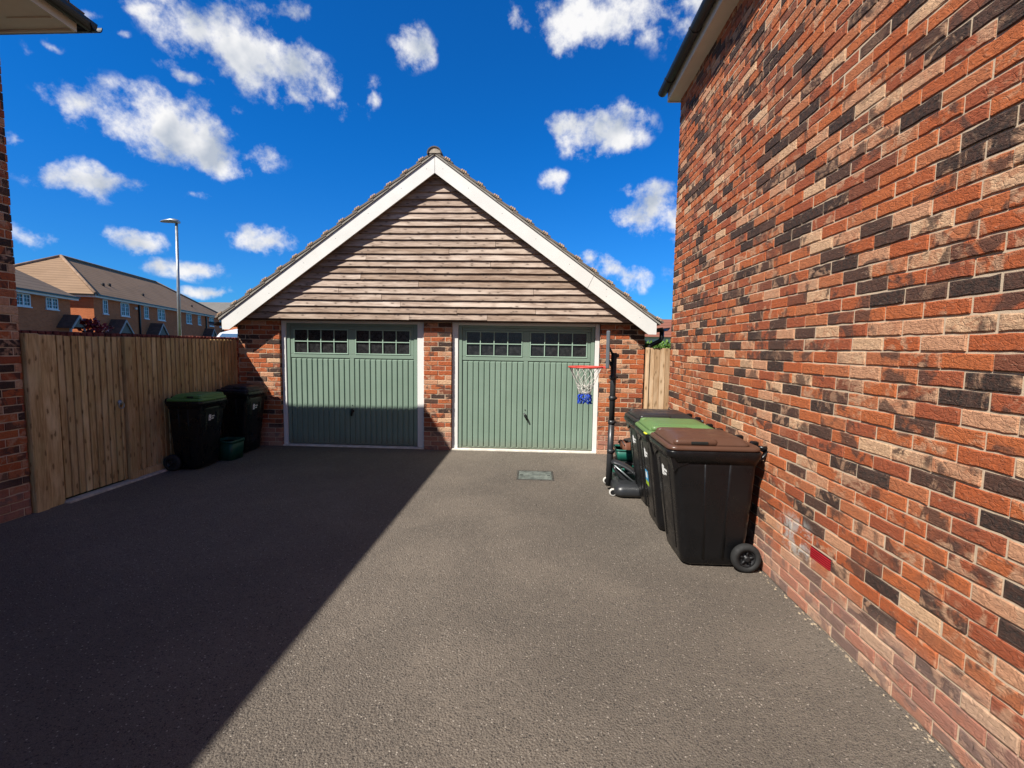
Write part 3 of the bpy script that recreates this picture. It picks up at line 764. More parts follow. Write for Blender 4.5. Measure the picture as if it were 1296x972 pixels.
garage_door(D1, -3.99, -1.855, 'sage green ribbed garage door half in shadow, nearer the timber fence', .583, .12)
garage_door(D2, -1.205, .935, 'sunlit sage green ribbed garage door behind the basketball net', .568, -.45)

# ------------------------------------------------------------------ feather-edge fence and gate on the left
def boards(mb, cols, x, y0, y1, z0, z1, step=.098, w=.125, axis='y', face=1, rr=None, top_jit=.004):
    rr = rr or RND
    y = y0
    while y < y1-.02:
        ww = min(w, y1-y); c = (rr.random(), rr.random(), rr.random()); jt = rr.uniform(-top_jit, top_jit); lean = rr.uniform(-.002, .002)
        # thick edge overlaps the next board's thin edge
        t0, t1 = .024, .013
        pass
        def P(yy, d, z): return (x+face*d, yy, z) if axis == 'y' else (yy, x+face*d, z)
        vs = [P(y, 0, z0), P(y+ww, 0, z0), P(y+ww, t1, z0), P(y, t0, z0), P(y+lean, 0, z1+jt), P(y+ww+lean, 0, z1+jt), P(y+ww+lean, t1, z1+jt), P(y+lean, t0, z1+jt)]
        mb.add(vs, [(0, 1, 2, 3), (4, 5, 6, 7), (0, 1, 5, 4), (2, 3, 7, 6), (0, 3, 7, 4), (1, 2, 6, 5)]); cols += [c]*8
        y += step
def woodobj(mb, cols, name, mat, parent):
    o = mb.build(name, mat, parent, True, True); set_bc(o, cols); return o
FX = -4.745
gt = empty('timber_gate', (FX, 4.75, 0), 0, 'closed boarded timber gate with ring handle beside the left house', 'gate')
m, c = MB(), []; boards(m, c, FX-.022, 4.33, 5.045, .045, 1.695, .0745, .0675); woodobj(m, c, 'board_panel', M_FENCE, gt)
for z in (.25, .9, 1.5):
    m = MB(); m.bbox(FX-.07, FX-.033, 4.32, 5.05, z, z+.09, .004); woodobj(m, [(.3, .5, .2)]*len(m.v), 'rail', M_FENCE, gt)
h = MB(); h.tube([(FX+.022, 4.985+.034*math.cos(a), .945-.03+.034*math.sin(a)) for a in np.linspace(0, 2*PI, 18)[:-1]], .006, 6, True).lathe([(.03, 0), (.03, .006), (.012, .012), (.012, .022)], (FX+.004, 4.985, .95), 'x', 14)
h.build('ring_handle', M_STEEL, gt)
hg = MB()
for z in (.32, 1.45): hg.box(FX+.003, FX+.008, 4.33, 4.62, z, z+.035)
m = MB(); m.box(FX-.032, FX-.024, 4.33, 5.04, .05, 1.68); woodobj(m, [(.9, .5, .2)]*len(m.v), 'added_backing', M_FENCE, gt)  # dark-toned sheet added behind the gate so its board gaps stay dark
fe = empty('timber_fence', (FX, 6.0, 0), 0, 'tall featheredge timber fence in shadow behind the two left bins', 'fence')
m, c = MB(), []; boards(m, c, FX-.022, 5.17, 7.10, .10, 1.70, .0745, .0675); woodobj(m, c, 'board_panel', M_FENCE, fe)
m = MB(); m.box(FX-.032, FX-.024, 5.17, 7.1, .1, 1.68); woodobj(m, [(.9, .5, .2)]*len(m.v), 'added_backing', M_FENCE, fe)  # added behind the fence boards to block light and darken the gaps
m, c = MB(), []; m.bbox(FX-.03, FX+.012, 5.17, 7.1, .0, .10, .006); woodobj(m, [(.5, .5, .5)]*len(m.v), 'gravel_board', M_FENCE, fe)
for y0, y1, x1, z1 in ((4.025, 4.145, .035, 1.71), (4.15, 4.315, .012, 1.70), (5.06, 5.155, .03, 1.70)):
    m = MB(); m.bbox(FX-.08, FX+x1, y0, y1, -.02, z1, .006)
    woodobj(m, [(RND.random(), RND.random(), RND.random())]*len(m.v), 'post', M_FENCE, fe)
m = MB(); m.bbox(FX-.03, FX+.075, 4.30, 5.85, -.01, .022, .006); m.build('sill', m_plain('pale concrete kerb', (.46, .42, .35), .9, .2, 14, .4), fe)
# short fence closing the gap on the right
f2 = empty('timber_fence', (1.95, 7.03, 0), 0, 'pale sunlit timber fence panel filling the gap right of the garage', 'fence')
m, c = MB(), []; boards(m, c, 7.045, 1.735, 3.2, .06, 1.668, .082, .0755, 'x', -1); woodobj(m, c, 'board_panel', M_FENCE2, f2)
m = MB(); m.box(1.735, 3.2, 7.047, 7.055, .06, 1.65); woodobj(m, [(.9, .5, .2)]*len(m.v), 'added_backing', M_FENCE2, f2)  # sheet added behind this panel too, to keep its gaps dark
for z0, z1 in ((.0, .058), (1.45, 1.53), (.5, .58)):
    m = MB(); m.bbox(1.735, 3.2, 7.056, 7.09, z0, z1, .005); woodobj(m, [(.4, .4, .4)]*len(m.v), 'rail', M_FENCE2, f2)
m = MB(); m.bbox(1.688, 1.733, 7.00, 7.09, -.02, 1.672, .005); woodobj(m, [(.2, .6, .4)]*len(m.v), 'post', M_FENCE2, f2)

# ------------------------------------------------------------------ garden wall behind the fence
gw = empty('garden_wall', (-5.3, 8.0, 0), 0, 'dark red brick garden wall showing just above the timber fence', 'wall')
MB().box(-5.4, -5.2, 4.25, 13.0, -.02, 1.66).build('brickwork', m_brick_far('garden brick', (.24, .062, .036), (.15, .045, .03), (.3, .25, .2)), gw)
cp = MB(); cpc = []
y = 4.25; rr = random.Random(9)
while y < 13.0:
    cp.bbox(-5.42, -5.18, y+.004, y+.069, 1.662, 1.745+rr.uniform(-.003, .003), .005); y += .075
n_each = len(cp.v)//max(1, len(cp.f)//1) if False else None
co = cp.build('coping', M_BRICK_C if 'M_BRICK_C' in globals() else m_plain('dark red coping brick', (.17, .045, .03), .85, .5, 11, .4), gw)

# ------------------------------------------------------------------ wheelie bins
M_BIN = m_plastic('black bin plastic', (.0048, .0048, .0055), .30)
M_TYRE = m_plain('tyre rubber', (.018, .018, .018), .75, .2, 20, .2)
M_RIMW = m_plastic('wheel hub plastic', (.012, .012, .013), .4)
M_LOGO = m_plain('white print', (.78, .78, .76), .5, .04)
LIDS = {'brown': m_plastic('brown lid plastic', (.088, .042, .027), .36, .3), 'green': m_plastic('green lid plastic', (.105, .185, .062), .42, .3),
        'dark green': m_plastic('mid green lid plastic', (.08, .19, .05), .42, .3), 'black': m_plastic('black lid plastic', (.022, .020, .020), .36, .3), 'navy': m_plastic('navy lid plastic', (.009, .011, .020), .42, .3)}
def wheelie_bin(loc, rz, lid, label, scale=1.0, sticker=False, tagged=False, group='wheelie bins'):
    """front faces local +x, wheels and handle on the local -x side"""
    r = empty('wheelie_bin', (0, 0, 0), 0, label, 'bin', group)
    b = MB()
    def sec(z, xb, xf, hw, rad): return rrect(xb, xf, -hw, hw, rad, 5, z)
    b.loft([sec(.012, -.165, .205, .20, .06), sec(.03, -.185, .226, .215, .06), sec(.10, -.212, .240, .221, .058), sec(.25, -.225, .260, .232, .055), sec(.50, -.235, .293, .248, .05), sec(.74, -.243, .325, .262, .046), sec(.80, -.245, .332, .265, .045)])
    # soft vertical swages on the flanks and the front
    for s in (-1, 1):
        for (xa0, xa1, xb0, xb1) in ((-.06, -.035, -.075, -.05), (.075, .095, .10, .12)):
            y0, y1 = s*.222, s*.262
            b.add([(xa0, y0, .07), (xa1, y0, .07), ((xa0+xa1)/2, y0+s*.006, .07), (xb0, y1, .76), (xb1, y1, .76), ((xb0+xb1)/2, y1+s*.006, .76)], [(0, 2, 5, 3), (2, 1, 4, 5), (0, 1, 2), (3, 5, 4)], True)
    for yy in (-.12, .12):
        b.add([(.234, yy-.012, .1), (.234, yy+.012, .1), (.245, yy, .1), (.318, yy-.014, .72), (.318, yy+.014, .72), (.327, yy, .72)], [(0, 2, 5, 3), (2, 1, 4, 5), (0, 1, 2), (3, 5, 4)], True)
    b.build('body', M_BIN, r, False)
    c = MB()
    c.loft([sec(.765, -.25, .340, .268, .045), sec(.80, -.262, .356, .276, .05), sec(.812, -.27, .374, .285, .055), sec(.848, -.272, .378, .288, .055), sec(.855, -.265, .372, .283, .05)])
    # apron below the rim at the front corners, where the lifting comb grips
    for s in (-1, 1):
        c.add([(.352, s*.268, .80), (.16, s*.272, .80), (.325, s*.262, .70), (.350, s*.06, .80), (.30, s*.266, .735), (.334, s*.20, .735)], [(0, 1, 4, 2), (0, 2, 5, 3)])
    c.build('rim', M_BIN, r, False)
    l = MB()
    l.loft([sec(.857, -.262, .372, .281, .06), sec(.868, -.266, .376, .285, .06), sec(.882, -.262, .370, .280, .06), sec(.890, -.25, .357, .268, .055)])
    l.loft([sec(.888, -.20, .350, .262, .05), sec(.905, -.19, .340, .25, .05), sec(.928, -.17, .305, .205, .05), sec(.937, -.15, .285, .185, .045), sec(.939, -.10, .24, .14, .04)])
    # raised handle pads at the two front corners
    for s in (-1, 1):
        l.loft([rrect(.02, .335, s*.225-.035, s*.225+.035, .03, 3, .89), rrect(.03, .325, s*.222-.030, s*.222+.030, .028, 3, .925), rrect(.05, .30, s*.218-.022, s*.218+.022, .02, 3, .932)])
    lo = l.build('lid', LIDS[lid], r, False)
    k = MB()
    for s in (-1, 1): k.bbox(.10, .215, s*.258-.006, s*.258+.006, .898, .918, .003)
    k.build('hand_slot', M_DOORD, lo, False)
    hn = MB()
    hn.tube([(-.335, -.20, .845), (-.335, .20, .845)], .016, 10)
    for s in (-1, 1):
        hn.tube([(-.255, s*.20, .775), (-.30, s*.20, .80), (-.335, s*.20, .845), (-.325, s*.20, .872), (-.27, s*.20, .876)], .014, 8)
        hn.bbox(-.30, -.25, s*.12-.025, s*.12+.025, .865, .905, .008)
    hn.build('handle', M_BIN, r, False)
    ax = MB().tube([(-.195, -.25, .10), (-.195, .25, .10)], .011, 8)
    for s in (-1, 1): ax.bbox(-.23, -.14, s*.19-.02, s*.19+.02, .075, .16, .008)
    ax.build('axle', M_RIMW, r, False)
    for s in (-1, 1):
        yy = s*.262
        w = MB().lathe([(.062, -.030), (.086, -.030), (.098, -.020), (.102, -.006), (.102, .006), (.098, .020), (.086, .030), (.062, .030), (.062, -.030)], (-.195, yy, .102), 'y', 28, True, False)
        wo = w.build('wheel', M_TYRE, r, False)
        hb = MB().lathe([(.062, -.018), (.062, .016), (.054, .024), (.050, .006), (.022, .004), (.020, .028), (.012, .031)] if s > 0 else [(.062, .018), (.062, -.016), (.054, -.024), (.050, -.006), (.022, -.004), (.020, -.028), (.012, -.031)], (-.195, yy, .102), 'y', 24)
        for q in range(5):
            a = q*2*PI/5+.4
            hb.tube([(-.195+.016*math.cos(a), yy+s*.014, .102+.016*math.sin(a)), (-.195+.056*math.cos(a), yy+s*.012, .102+.056*math.sin(a))], .008, 6)
        hb.build('hub', M_RIMW, wo, False)
    # council print: emblem block with two short lines of lettering, on the front near the top
    lg = MB()
    def fx_(z): return .293+(z-.5)*(.325-.293)/.24+.0015 if z > .5 else .26+(z-.25)*(.293-.26)/.25+.0015
    def patch(m_, y0, y1, z0, z1, o=.0):
        m_.add([(fx_(z0)+o, y0, z0), (fx_(z0)+o, y1, z0), (fx_(z1)+o, y1, z1), (fx_(z1)+o, y0, z1), (fx_(z0)-.004, y0, z0), (fx_(z0)-.004, y1, z0), (fx_(z1)-.004, y1, z1), (fx_(z1)-.004, y0, z1)], [(0, 1, 2, 3), (4, 5, 6, 7), (0, 1, 5, 4), (2, 3, 7, 6), (0, 3, 7, 4), (1, 2, 6, 5)])
    patch(lg, -.075, -.030, .598, .612); patch(lg, -.075, -.062, .612, .668); patch(lg, -.056, -.030, .618, .672); patch(lg, -.066, -.058, .645, .678)
    yy = -.018
    for zrow, ws in ((.640, (.014, .010, .016, .012)), (.612, (.012, .016, .010))):
        yy = -.018
        for wd in ws: patch(lg, yy, yy+wd, zrow, zrow+.015); yy += wd+.004
    lg.build('printed_emblem', M_LOGO, r, False)
    if sticker:
        for (y0, y1, z0, z1, col, nm) in ((-.13, -.015, .375, .47, (.05, .30, .55), 'sticker'), (-.13, -.015, .335, .374, (.35, .5, .03), 'sticker'), (-.10, -.045, .40, .455, (.7, .75, .75), 'sticker')):
            s_ = MB(); patch(s_, y0, y1, z0, z1, .001 if col[0] > .6 else 0); s_.build(nm, m_plain('printed '+nm, col, .45, .15, 18), r, False)
    if tagged:
        t_ = MB(); t_.bbox(.363, .385, .19, .255, .858, .872, .004); t_.build('tag', m_plain('yellow tag', (.62, .60, .04), .5, .1), r, False)
    sc3 = (scale,)*3 if isinstance(scale, (int, float)) else scale
    if sc3[0] != sc3[2]:                                   # slimmer bin: keep its wheels round
        for ch in [c_ for c_ in r.children if c_.name.startswith('wheel')]:
            for me in [ch.data]+[g_.data for g_ in ch.children]:
                for v in me.vertices: v.co.x = -.195+(v.co.x+.195)*sc3[2]/sc3[0]
    r.location = loc; r.rotation_euler = (0, 0, rz); r.scale = sc3
    return r
wheelie_bin((1.39, 3.65, 0), PI, 'brown', 'nearest wheelie bin against the right wall, black body with brown lid', 1.06)
wheelie_bin((1.39, 4.285, 0), PI-.02, 'green', 'black wheelie bin with bright green lid and a blue sticker, between brown and black lids', 1.045, True, True)
wheelie_bin((1.42, 4.93, 0), PI+.015, 'black', 'wheelie bin with plain black lid, farthest in the row by the right wall', 1.05)
wheelie_bin((-4.48, 5.80, 0), .06, 'dark green', 'green lidded black bin in the shade by the timber fence', (.72, .98, 1.05))
wheelie_bin((-4.455, 6.72, 0), .02, 'navy', 'dark lidded bin in the corner between fence and garage', (.72, .98, 1.09))

# ------------------------------------------------------------------ recycling boxes and caddy
def crate(loc, rz, sx, sy, sz, mat, label, cat='box', name='recycling_box', lidm=None):
    r = empty(name, loc, rz, label, cat)
    b = MB(); t = .86
    b.loft([rrect(-sx*t, sx*t, -sy*t, sy*t, .03, 3, 0), rrect(-sx*.97, sx*.97, -sy*.97, sy*.97, .035, 3, sz*.88), rrect(-sx*.94, sx*.94, -sy*.94, sy*.94, .03, 3, sz*.88), rrect(-sx*.80, sx*.80, -sy*.80, sy*.80, .03, 3, .015)], caps=True)
    b.build('tub', mat, r, False)
    k = MB(); k.loft([rrect(-sx, sx, -sy, sy, .04, 3, sz*.86), rrect(-sx*1.03, sx*1.03, -sy*1.03, sy*1.03, .045, 3, sz*.90), rrect(-sx*1.03, sx*1.03, -sy*1.03, sy*1.03, .045, 3, sz), rrect(-sx*.96, sx*.96, -sy*.96, sy*.96, .04, 3, sz), rrect(-sx*.955, sx*.955, -sy*.955, sy*.955, .04, 3, sz*.86)])
    k.build('rim', mat, r, False)
    if lidm:
        l = MB(); l.loft([rrect(-sx*1.05, sx*1.05, -sy*1.05, sy*1.05, .045, 3, sz+.002), rrect(-sx*1.05, sx*1.05, -sy*1.05, sy*1.05, .045, 3, sz+.02), rrect(-sx*.9, sx*.9, -sy*.9, sy*.9, .04, 3, sz+.032)]); l.build('lid', lidm, r, False)
    return r
M_TEAL = m_plastic('teal box plastic', (.010, .105, .075), .4)
M_DGREY = m_plastic('dark grey plastic', (.035, .04, .04), .45)
crate((-4.34, 6.24, 0), -.05, .15, .15, .28, m_plastic('dark green box plastic', (.005, .05, .032), .4), 'small dark green recycling box on the ground between the two left bins')
crate((1.25, 5.80, 0), .1, .25, .17, .215, M_TEAL, 'teal recycling box with dark lid, at the bottom of the stack behind the hoop base', lidm=M_DGREY)
crate((1.26, 5.80, .25), -.05, .22, .16, .15, M_TEAL, 'open teal recycling box stacked on the lidded box')
cd = empty('food_caddy', (1.235, 5.80, .27), .3, 'brown food waste caddy tilted in the upper teal box', 'caddy')
cd.rotation_euler = (.0, -.18, .3)
MB().loft([rrect(-.07, .07, -.07, .07, .02, 3, 0), rrect(-.092, .092, -.085, .085, .025, 3, .22), rrect(-.085, .085, -.078, .078, .02, 3, .22), rrect(-.06, .06, -.06, .06, .02, 3, .02)]).build('tub', m_plastic('brown caddy plastic', (.15, .06, .035), .45), cd, False)
MB().tube([(-.09, -.08+.16*i/8, .2+.05*math.sin(PI*i/8)) for i in range(9)], .007, 6).bbox(-.02, .09, -.075, .075, .222, .235, .005).build('handle', M_DGREY, cd, False)

# ------------------------------------------------------------------ basketball hoop
bh = empty('basketball_hoop', (.93, 5.30, 0), 0, 'small portable basketball hoop with red rim and black pole in front of the garage pier', 'basketball hoop')
M_POLE = m_plain('black powder coat', (.022, .023, .025), .38, .2, 6, 0, .45)
M_GREYP = m_plain('grey board edge', (.10, .115, .13), .5, .1, 5)
px, py = .905, 5.30
MB().tube([(px-.012, py, .05), (px, py, .8)], .036, 14).tube([(px, py, .78), (px+.004, py, 1.60)], .033, 14).build('pole', M_POLE, bh)
cl_ = MB()
for z in (.80, 1.08, 1.32, .46): cl_.tube([(px, py, z-.022), (px, py, z+.022)], .042, 14).bbox(px+.03, px+.055, py-.012, py+.012, z-.012, z+.012, .004)
cl_.bbox(px+.028, px+.06, py-.02, py+.02, 1.55, 1.585, .005).tube([(px-.02, py, 1.5), (px+.05, py, 1.575)], .014, 8).build('collar', M_POLE, bh)
# backboard seen edge-on
dvec = Vector((.157, .988, 0)); nvec = Vector((-.988, .157, 0)); bc_ = Vector((.838, 5.30, 1.635))
Mb = Matrix((( nvec.x, dvec.x, 0, bc_.x), (nvec.y, dvec.y, 0, bc_.y), (0, 0, 1, bc_.z), (0, 0, 0, 1)))
bb = MB(); bb.bbox(-.02, .02, -.29, .29, -.205, .205, .008, Mb); bb.build('backboard', M_GREYP, bh)
ar = MB(); ar.tube([(px, py, 1.40), (.85, 5.30, 1.52)], .014, 8).tube([(px, py, 1.56), (.85, 5.30, 1.66)], .014, 8); ar.build('bracket', M_POLE, bh)
rc_ = Vector((.585, 5.27, 1.432)); RR = .19
M_RED = m_plain('red rim paint', (.50, .06, .045), .45, .15, 12)
ri = MB(); ri.tube([rc_+Vector((RR*math.cos(a), RR*math.sin(a), 0)) for a in np.linspace(0, 2*PI, 37)[:-1]], .011, 8, True)
ri.bbox(.765, .822, 5.22, 5.32, 1.418, 1.446, .004); ri.build('rim', M_RED, bh)
def netpt(a, tt):
    rad = .183*(1-tt)**1.15*.62 + .183*.38*(1-.15*tt); z = 1.428-.31*tt
    return rc_+Vector((rad*math.cos(a), rad*math.sin(a), z-rc_.z))
nt = MB(); NS = 12
for s in range(NS):
    for sg in (-1, 1):
        pts = [netpt(2*PI*s/NS + sg*(.26*(1 if (int(tt*4) % 2) else 1))*abs(((tt*4) % 2)-1)+.08*math.sin(9*tt+s), tt) for tt in np.linspace(0, 1, 17)]
        nt.tube(pts, .0029, 5)
rn = random.Random(3)
for k in range(26):
    a = rn.uniform(0, 2*PI); t0 = rn.uniform(.62, .9)
    nt.tube([netpt(a+rn.uniform(-.3, .3), t0), netpt(a+.35, t0+.06), netpt(a+.6+rn.uniform(-.3, .3), t0+rn.uniform(-.02, .1))], .0036, 5)
nt.build('net', m_plain('white net cord', (.55, .52, .47), .8, .2, 30), bh, True, True)
nb2 = MB()
for s in range(22):
    a = 2*PI*s/22; p = [netpt(a, 1.0)]
    for j in range(1, 7):
        p.append(rc_+Vector(((.074+.008*math.sin(j*2+s))*math.cos(a+rn.uniform(-.35, .35)), (.074+.008*math.cos(j+s))*math.sin(a+rn.uniform(-.35, .35)), -.31-.018*j)))
    nb2.tube(p, .0062, 5)
nb2.build('net_tassels', m_plain('blue net cord', (.012, .055, .42), .75, .2, 20), bh, True, True)
ba = MB(); ba.loft([rrect(.93, 1.34, 4.98, 5.60, .08, 5, .02), rrect(.905, 1.36, 4.96, 5.62, .09, 5, .05), rrect(.915, 1.35, 4.97, 5.61, .09, 5, .115), rrect(.97, 1.30, 5.03, 5.55, .08, 5, .15)])
ba.build('base_tank', M_POLE, bh)
# cranked moulded cover sweeping down from the pole
cv = MB(); rings = []
for i in range(10):
    tt = i/9; x = .915+.30*tt; z = .355-.02*tt-.13*tt*tt; hw2 = .05+.13*tt; th = .022
    rings.append([(x, 5.24-hw2, z), (x+.01, 5.24, z+.02), (x, 5.24+hw2, z), (x-.01, 5.24+hw2, z-th), (x-.012, 5.24, z-th*.5), (x-.01, 5.24-hw2, z-th)])
cv.loft(rings)
rings = []
for i in range(8):
    tt = i/7; x = .93+.20*tt; z = .31-.18*tt
    rings.append([(x, 5.19, z), (x, 5.29, z), (x-.03*math.sin(PI*tt), 5.29, z-.045), (x-.03*math.sin(PI*tt), 5.19, z-.045)])
cv.loft(rings); cv.build('pole_cover', M_POLE, bh)
MB().tube([(.93, 5.16, .325), (1.16, 5.12, .14)], .008, 8).tube([(.92, 5.42, .325), (1.16, 5.42, .14)], .008, 8).build('strut', M_STEEL, bh)
for yy in (5.06, 5.52):
    wq = MB().lathe([(.030, -.014), (.042, -.014), (.045, -.006), (.045, .006), (.042, .014), (.030, .014), (.030, -.014)], (.905, yy, .045), 'y', 20, True, False).build('wheel', m_plain('white wheel plastic', (.5, .48, .44), .5, .25, 25), bh)
    MB().lathe([(.029, -.010), (.029, .010)], (.905, yy, .045), 'y', 16).build('hub', M_RIMW, wq)

# ------------------------------------------------------------------ inspection cover
ic = empty('inspection_cover', (.03, 5.80, 0), 0, 'rectangular grey steel inspection cover let into the asphalt in front of the right garage door', 'drain cover')
fr = MB()
for a in ((-.20, .27, 5.585, 5.61), (-.20, .27, 5.99, 6.015), (-.20, -.178, 5.611, 5.989), (.248, .27, 5.611, 5.989)): fr.bbox(a[0], a[1], a[2], a[3], -.004, .007, .002)
fr.build('frame', m_plain('recess dark steel edge', (.07, .064, .056), .7, .3, 18, .3, .3, .2), ic)  # frame coloured dark to stand in for a shaded recess
pl = MB().box(-.176, .246, 5.613, 5.987, -.004, .004)
for i in range(9):
    for j in range(8):
        x, y = -.155+i*.0475, 5.635+j*.0465; pl.bbox(x-.009, x+.009, y-.005, y+.005, .003, .0065, .0015)
pl.build('plate', m_plain('galvanised cover plate', (.135, .15, .132), .7, .4, 9, .3, .35, .2), ic)
kh = MB()
for x in (-.14, .21): kh.bbox(x-.02, x+.02, 5.79, 5.81, .004, .0075, .001)
kh.build('keyhole', M_DOORD, ic)

# ------------------------------------------------------------------ street lamp
lp = empty('street_lamp', (-9.64, 12.0, 0), 0, 'slim grey street lamp standing behind the timber fence', 'street lamp')
MB().tube([(-9.64, 12, 0), (-9.63, 12, 1.2)], .06, 12).tube([(-9.63, 12, 1.15), (-9.575, 12, 4.82)], .045, 12, False, .033).build('column', M_STEEL, lp)
MB().loft([[(x, 12+w*math.cos(a), z+hh*math.sin(a)) for a in np.linspace(0, 2*PI, 13)[:-1]] for x, w, z, hh in ((-9.50, .05, 4.83, .03), (-9.53, .09, 4.845, .05), (-9.62, .13, 4.865, .055), (-9.78, .13, 4.86, .04), (-9.92, .10, 4.85, .025), (-10.0, .04, 4.842, .012))]).build('lantern', M_STEEL, lp)

# ------------------------------------------------------------------ terrace houses beyond
A0 = Vector((-31.92, 31.89, 0)); AD = Vector((-.3284, .9445, 0)); AN = Vector((.9445, .3284, 0))     # along the facade, out of it
AROT = math.atan2(AD.y, AD.x) - PI/2
M_HB = m_brick_far('terrace brick', (.60, .175, .06), (.50, .135, .046), (.45, .24, .14))
def m_roof_far(name, ca, cb):
    t = NT(name); o = t.obj(); z = t.n('ShaderNodeSeparateXYZ', {0: o}).outputs['Z']
    saw = t.math('FRACT', t.math('MULTIPLY', z, 4.6))
    c = t.mix(t.noise(2.2, 6, .7), ca, cb); c = t.mix(t.mapr(t.noise(.7, 3), .4, .7, 0, .35), c, [x*.6 for x in ca])
    c = t.mix(t.mapr(saw, .0, .28, .75, 0), c, [x*.4 for x in ca])
    return t.done(c, .9, t.bump(saw, .6, .03), .15)
M_HR = m_roof_far('terrace roof tile', (.32, .205, .125), (.235, .155, .10))
M_GLASSF = m_plain('far window glass', (.03, .034, .04), .12, .3, .7, 0, .5)
M_PGAB = m_plain('grey green porch gable', (.15, .14, .105), .7, .1)
def AP(s, off, z): return A0 + AD*s + AN*off + Vector((0, 0, z))       # off > 0: in front of the facade
def abox(mb, s0, s1, o0, o1, z0, z1):
    vs = [AP(s, o, z) for z in (z0, z1) for o in (o0, o1) for s in (s0, s1)]
    mb.add(vs, [(0, 2, 3, 1), (4, 5, 7, 6), (0, 1, 5, 4), (2, 6, 7, 3), (0, 4, 6, 2), (1, 3, 7, 5)])
def far_window(parent, s0, s1, z0, z1, off, n):
    w = MB(); f = .07
    for a, b, c_, d in ((s0, s1, z1-f, z1), (s0, s1, z0, z0+f), (s0, s0+f, z0+f, z1-f), (s1-f, s1, z0+f, z1-f)): abox(w, a, b, off-.02, off+.05, c_, d)
    for k in range(1, n): abox(w, s0+(s1-s0)*k/n-f*.8, s0+(s1-s0)*k/n+f*.8, off-.02, off+.049, z0+f, z1-f)
    for k in range(n):
        a, b = s0+(s1-s0)*k/n, s0+(s1-s0)*(k+1)/n
        abox(w, (a+b)/2-.014, (a+b)/2+.014, off-.02, off+.035, z0+f, z1-f)
        for q in (1, 2): abox(w, a+f, b-f, off-.02, off+.034, z0+(z1-z0)*q/3-.014, z0+(z1-z0)*q/3+.014)
    abox(w, s0-.06, s1+.06, off, off+.09, z0-.07, z0-.003)
    wo = w.build('window', M_WHITE, parent)
    g_ = MB(); abox(g_, s0+.02, s1-.02, off+.004, off+.012, z0+.02, z1-.02); g_.build('pane', M_GLASSF, wo)
def porch(parent, s, off, zp=3.28, hw=.98, dep=.95, lead=.0):
    """gabled canopy whose gable end faces out of the facade"""
    rf_ = MB(); e = zp-hw*.98
    for sg in (-1, 1):
        vs = [AP(s, off+.0, zp), AP(s, off+dep, zp), AP(s+sg*(hw+.1), off+dep, e-.1), AP(s+sg*(hw+.1), off, e-.1)]
        vs += [v+Vector((0, 0, .09)) for v in vs]
        rf_.add(vs, [(0, 1, 2, 3), (4, 5, 6, 7), (0, 1, 5, 4), (2, 3, 7, 6), (1, 2, 6, 5), (0, 3, 7, 4)])
    p_ = rf_.build('porch_roof', m_porch, parent)
    gb = MB(); gb.add([AP(s-hw, off+dep-.06, e), AP(s+hw, off+dep-.06, e), AP(s, off+dep-.06, zp-.03), AP(s-hw, off+dep-.1, e), AP(s+hw, off+dep-.1, e), AP(s, off+dep-.1, zp-.03)], [(0, 1, 2), (3, 4, 5), (0, 1, 4, 3), (1, 2, 5, 4), (2, 0, 3, 5)]); gb.build('porch_gable', M_PGAB, p_)
    tr = MB()
    for sg in (-1, 1):
        vs = [AP(s, off+dep+.002, zp+.08), AP(s+sg*(hw+.1), off+dep+.002, e-.02), AP(s+sg*(hw+.1), off+dep+.002, e-.16), AP(s, off+dep+.002, zp-.08)]
        vs += [v+AN*.05 for v in vs]
        tr.add(vs, [(0, 1, 2, 3), (4, 5, 6, 7), (0, 1, 5, 4), (2, 3, 7, 6), (1, 2, 6, 5), (0, 3, 7, 4)])
    tr.build('porch_trim', m_plain('porch trim', (.36, .34, .30), .6), p_)
    pl_ = MB()
    for sg in (-1, 1): abox(pl_, s+sg*hw-.05, s+sg*hw+.05, off+dep-.16, off+dep-.06, 0, e-.02)
    pl_.build('porch_post', m_plain('porch post', (.36, .34, .30), .6), p_)
m_porch = m_plain('dark porch tile', (.13, .065, .042), .85, .2, 4)
M_WARMWHITE = m_plain('warmed white board', (.74, .69, .60), .5, .05, 3)  # white boards coloured warmer to offset the blue ambient light
ta = empty('terraced_houses', A0+AD*12-AN*4.5, AROT, 'long brick terrace under a hipped brown roof, with pale gabled porches, beyond the fence', 'house')
LT, DP, EA = 29.3, 9.0, 4.93
b = MB(); abox(b, 0, LT, -DP, 0, 0, EA); b.build('wall', M_HB, ta)
b = MB(); ov = .3
P = [AP(-ov, ov, EA+.1), AP(LT+ov, ov, EA+.1), AP(LT+ov, -DP-ov, EA+.1), AP(-ov, -DP-ov, EA+.1), AP(5.2, -DP/2, 8.35), AP(21.5, -DP/2, 8.45)]
b.add(P, [(0, 1, 5, 4), (1, 2, 5), (2, 3, 4, 5), (3, 0, 4), (0, 3, 2, 1)]); ro = b.build('roof', M_HR, ta)
hp = MB()
for a, c_ in ((P[0], P[4]), (P[1], P[5]), (P[3], P[4]), (P[4], P[5])): hp.tube([a+Vector((0, 0, .05)), c_+Vector((0, 0, .05))], .11, 8)
hp.build('ridge_tiles', m_plain('hip tile', (.26, .17, .11), .9, .2, 3), ro)
b = MB(); abox(b, -ov, LT+ov, ov-.02, ov+.03, EA-.12, EA+.09); abox(b, -ov-.03, -ov+.02, -DP-ov, ov, EA-.12, EA+.09); abox(b, -ov, LT+ov, 0, ov-.02, EA-.12, EA-.09); abox(b, -ov, 0, -DP, 0, EA-.12, EA-.09); b.build('fascia', M_WARMWHITE, ta)
b = MB(); abox(b, -ov, LT+ov, ov+.03, ov+.13, EA+.0, EA+.10); abox(b, -ov-.13, -ov-.03, -DP-ov, ov, EA, EA+.10)
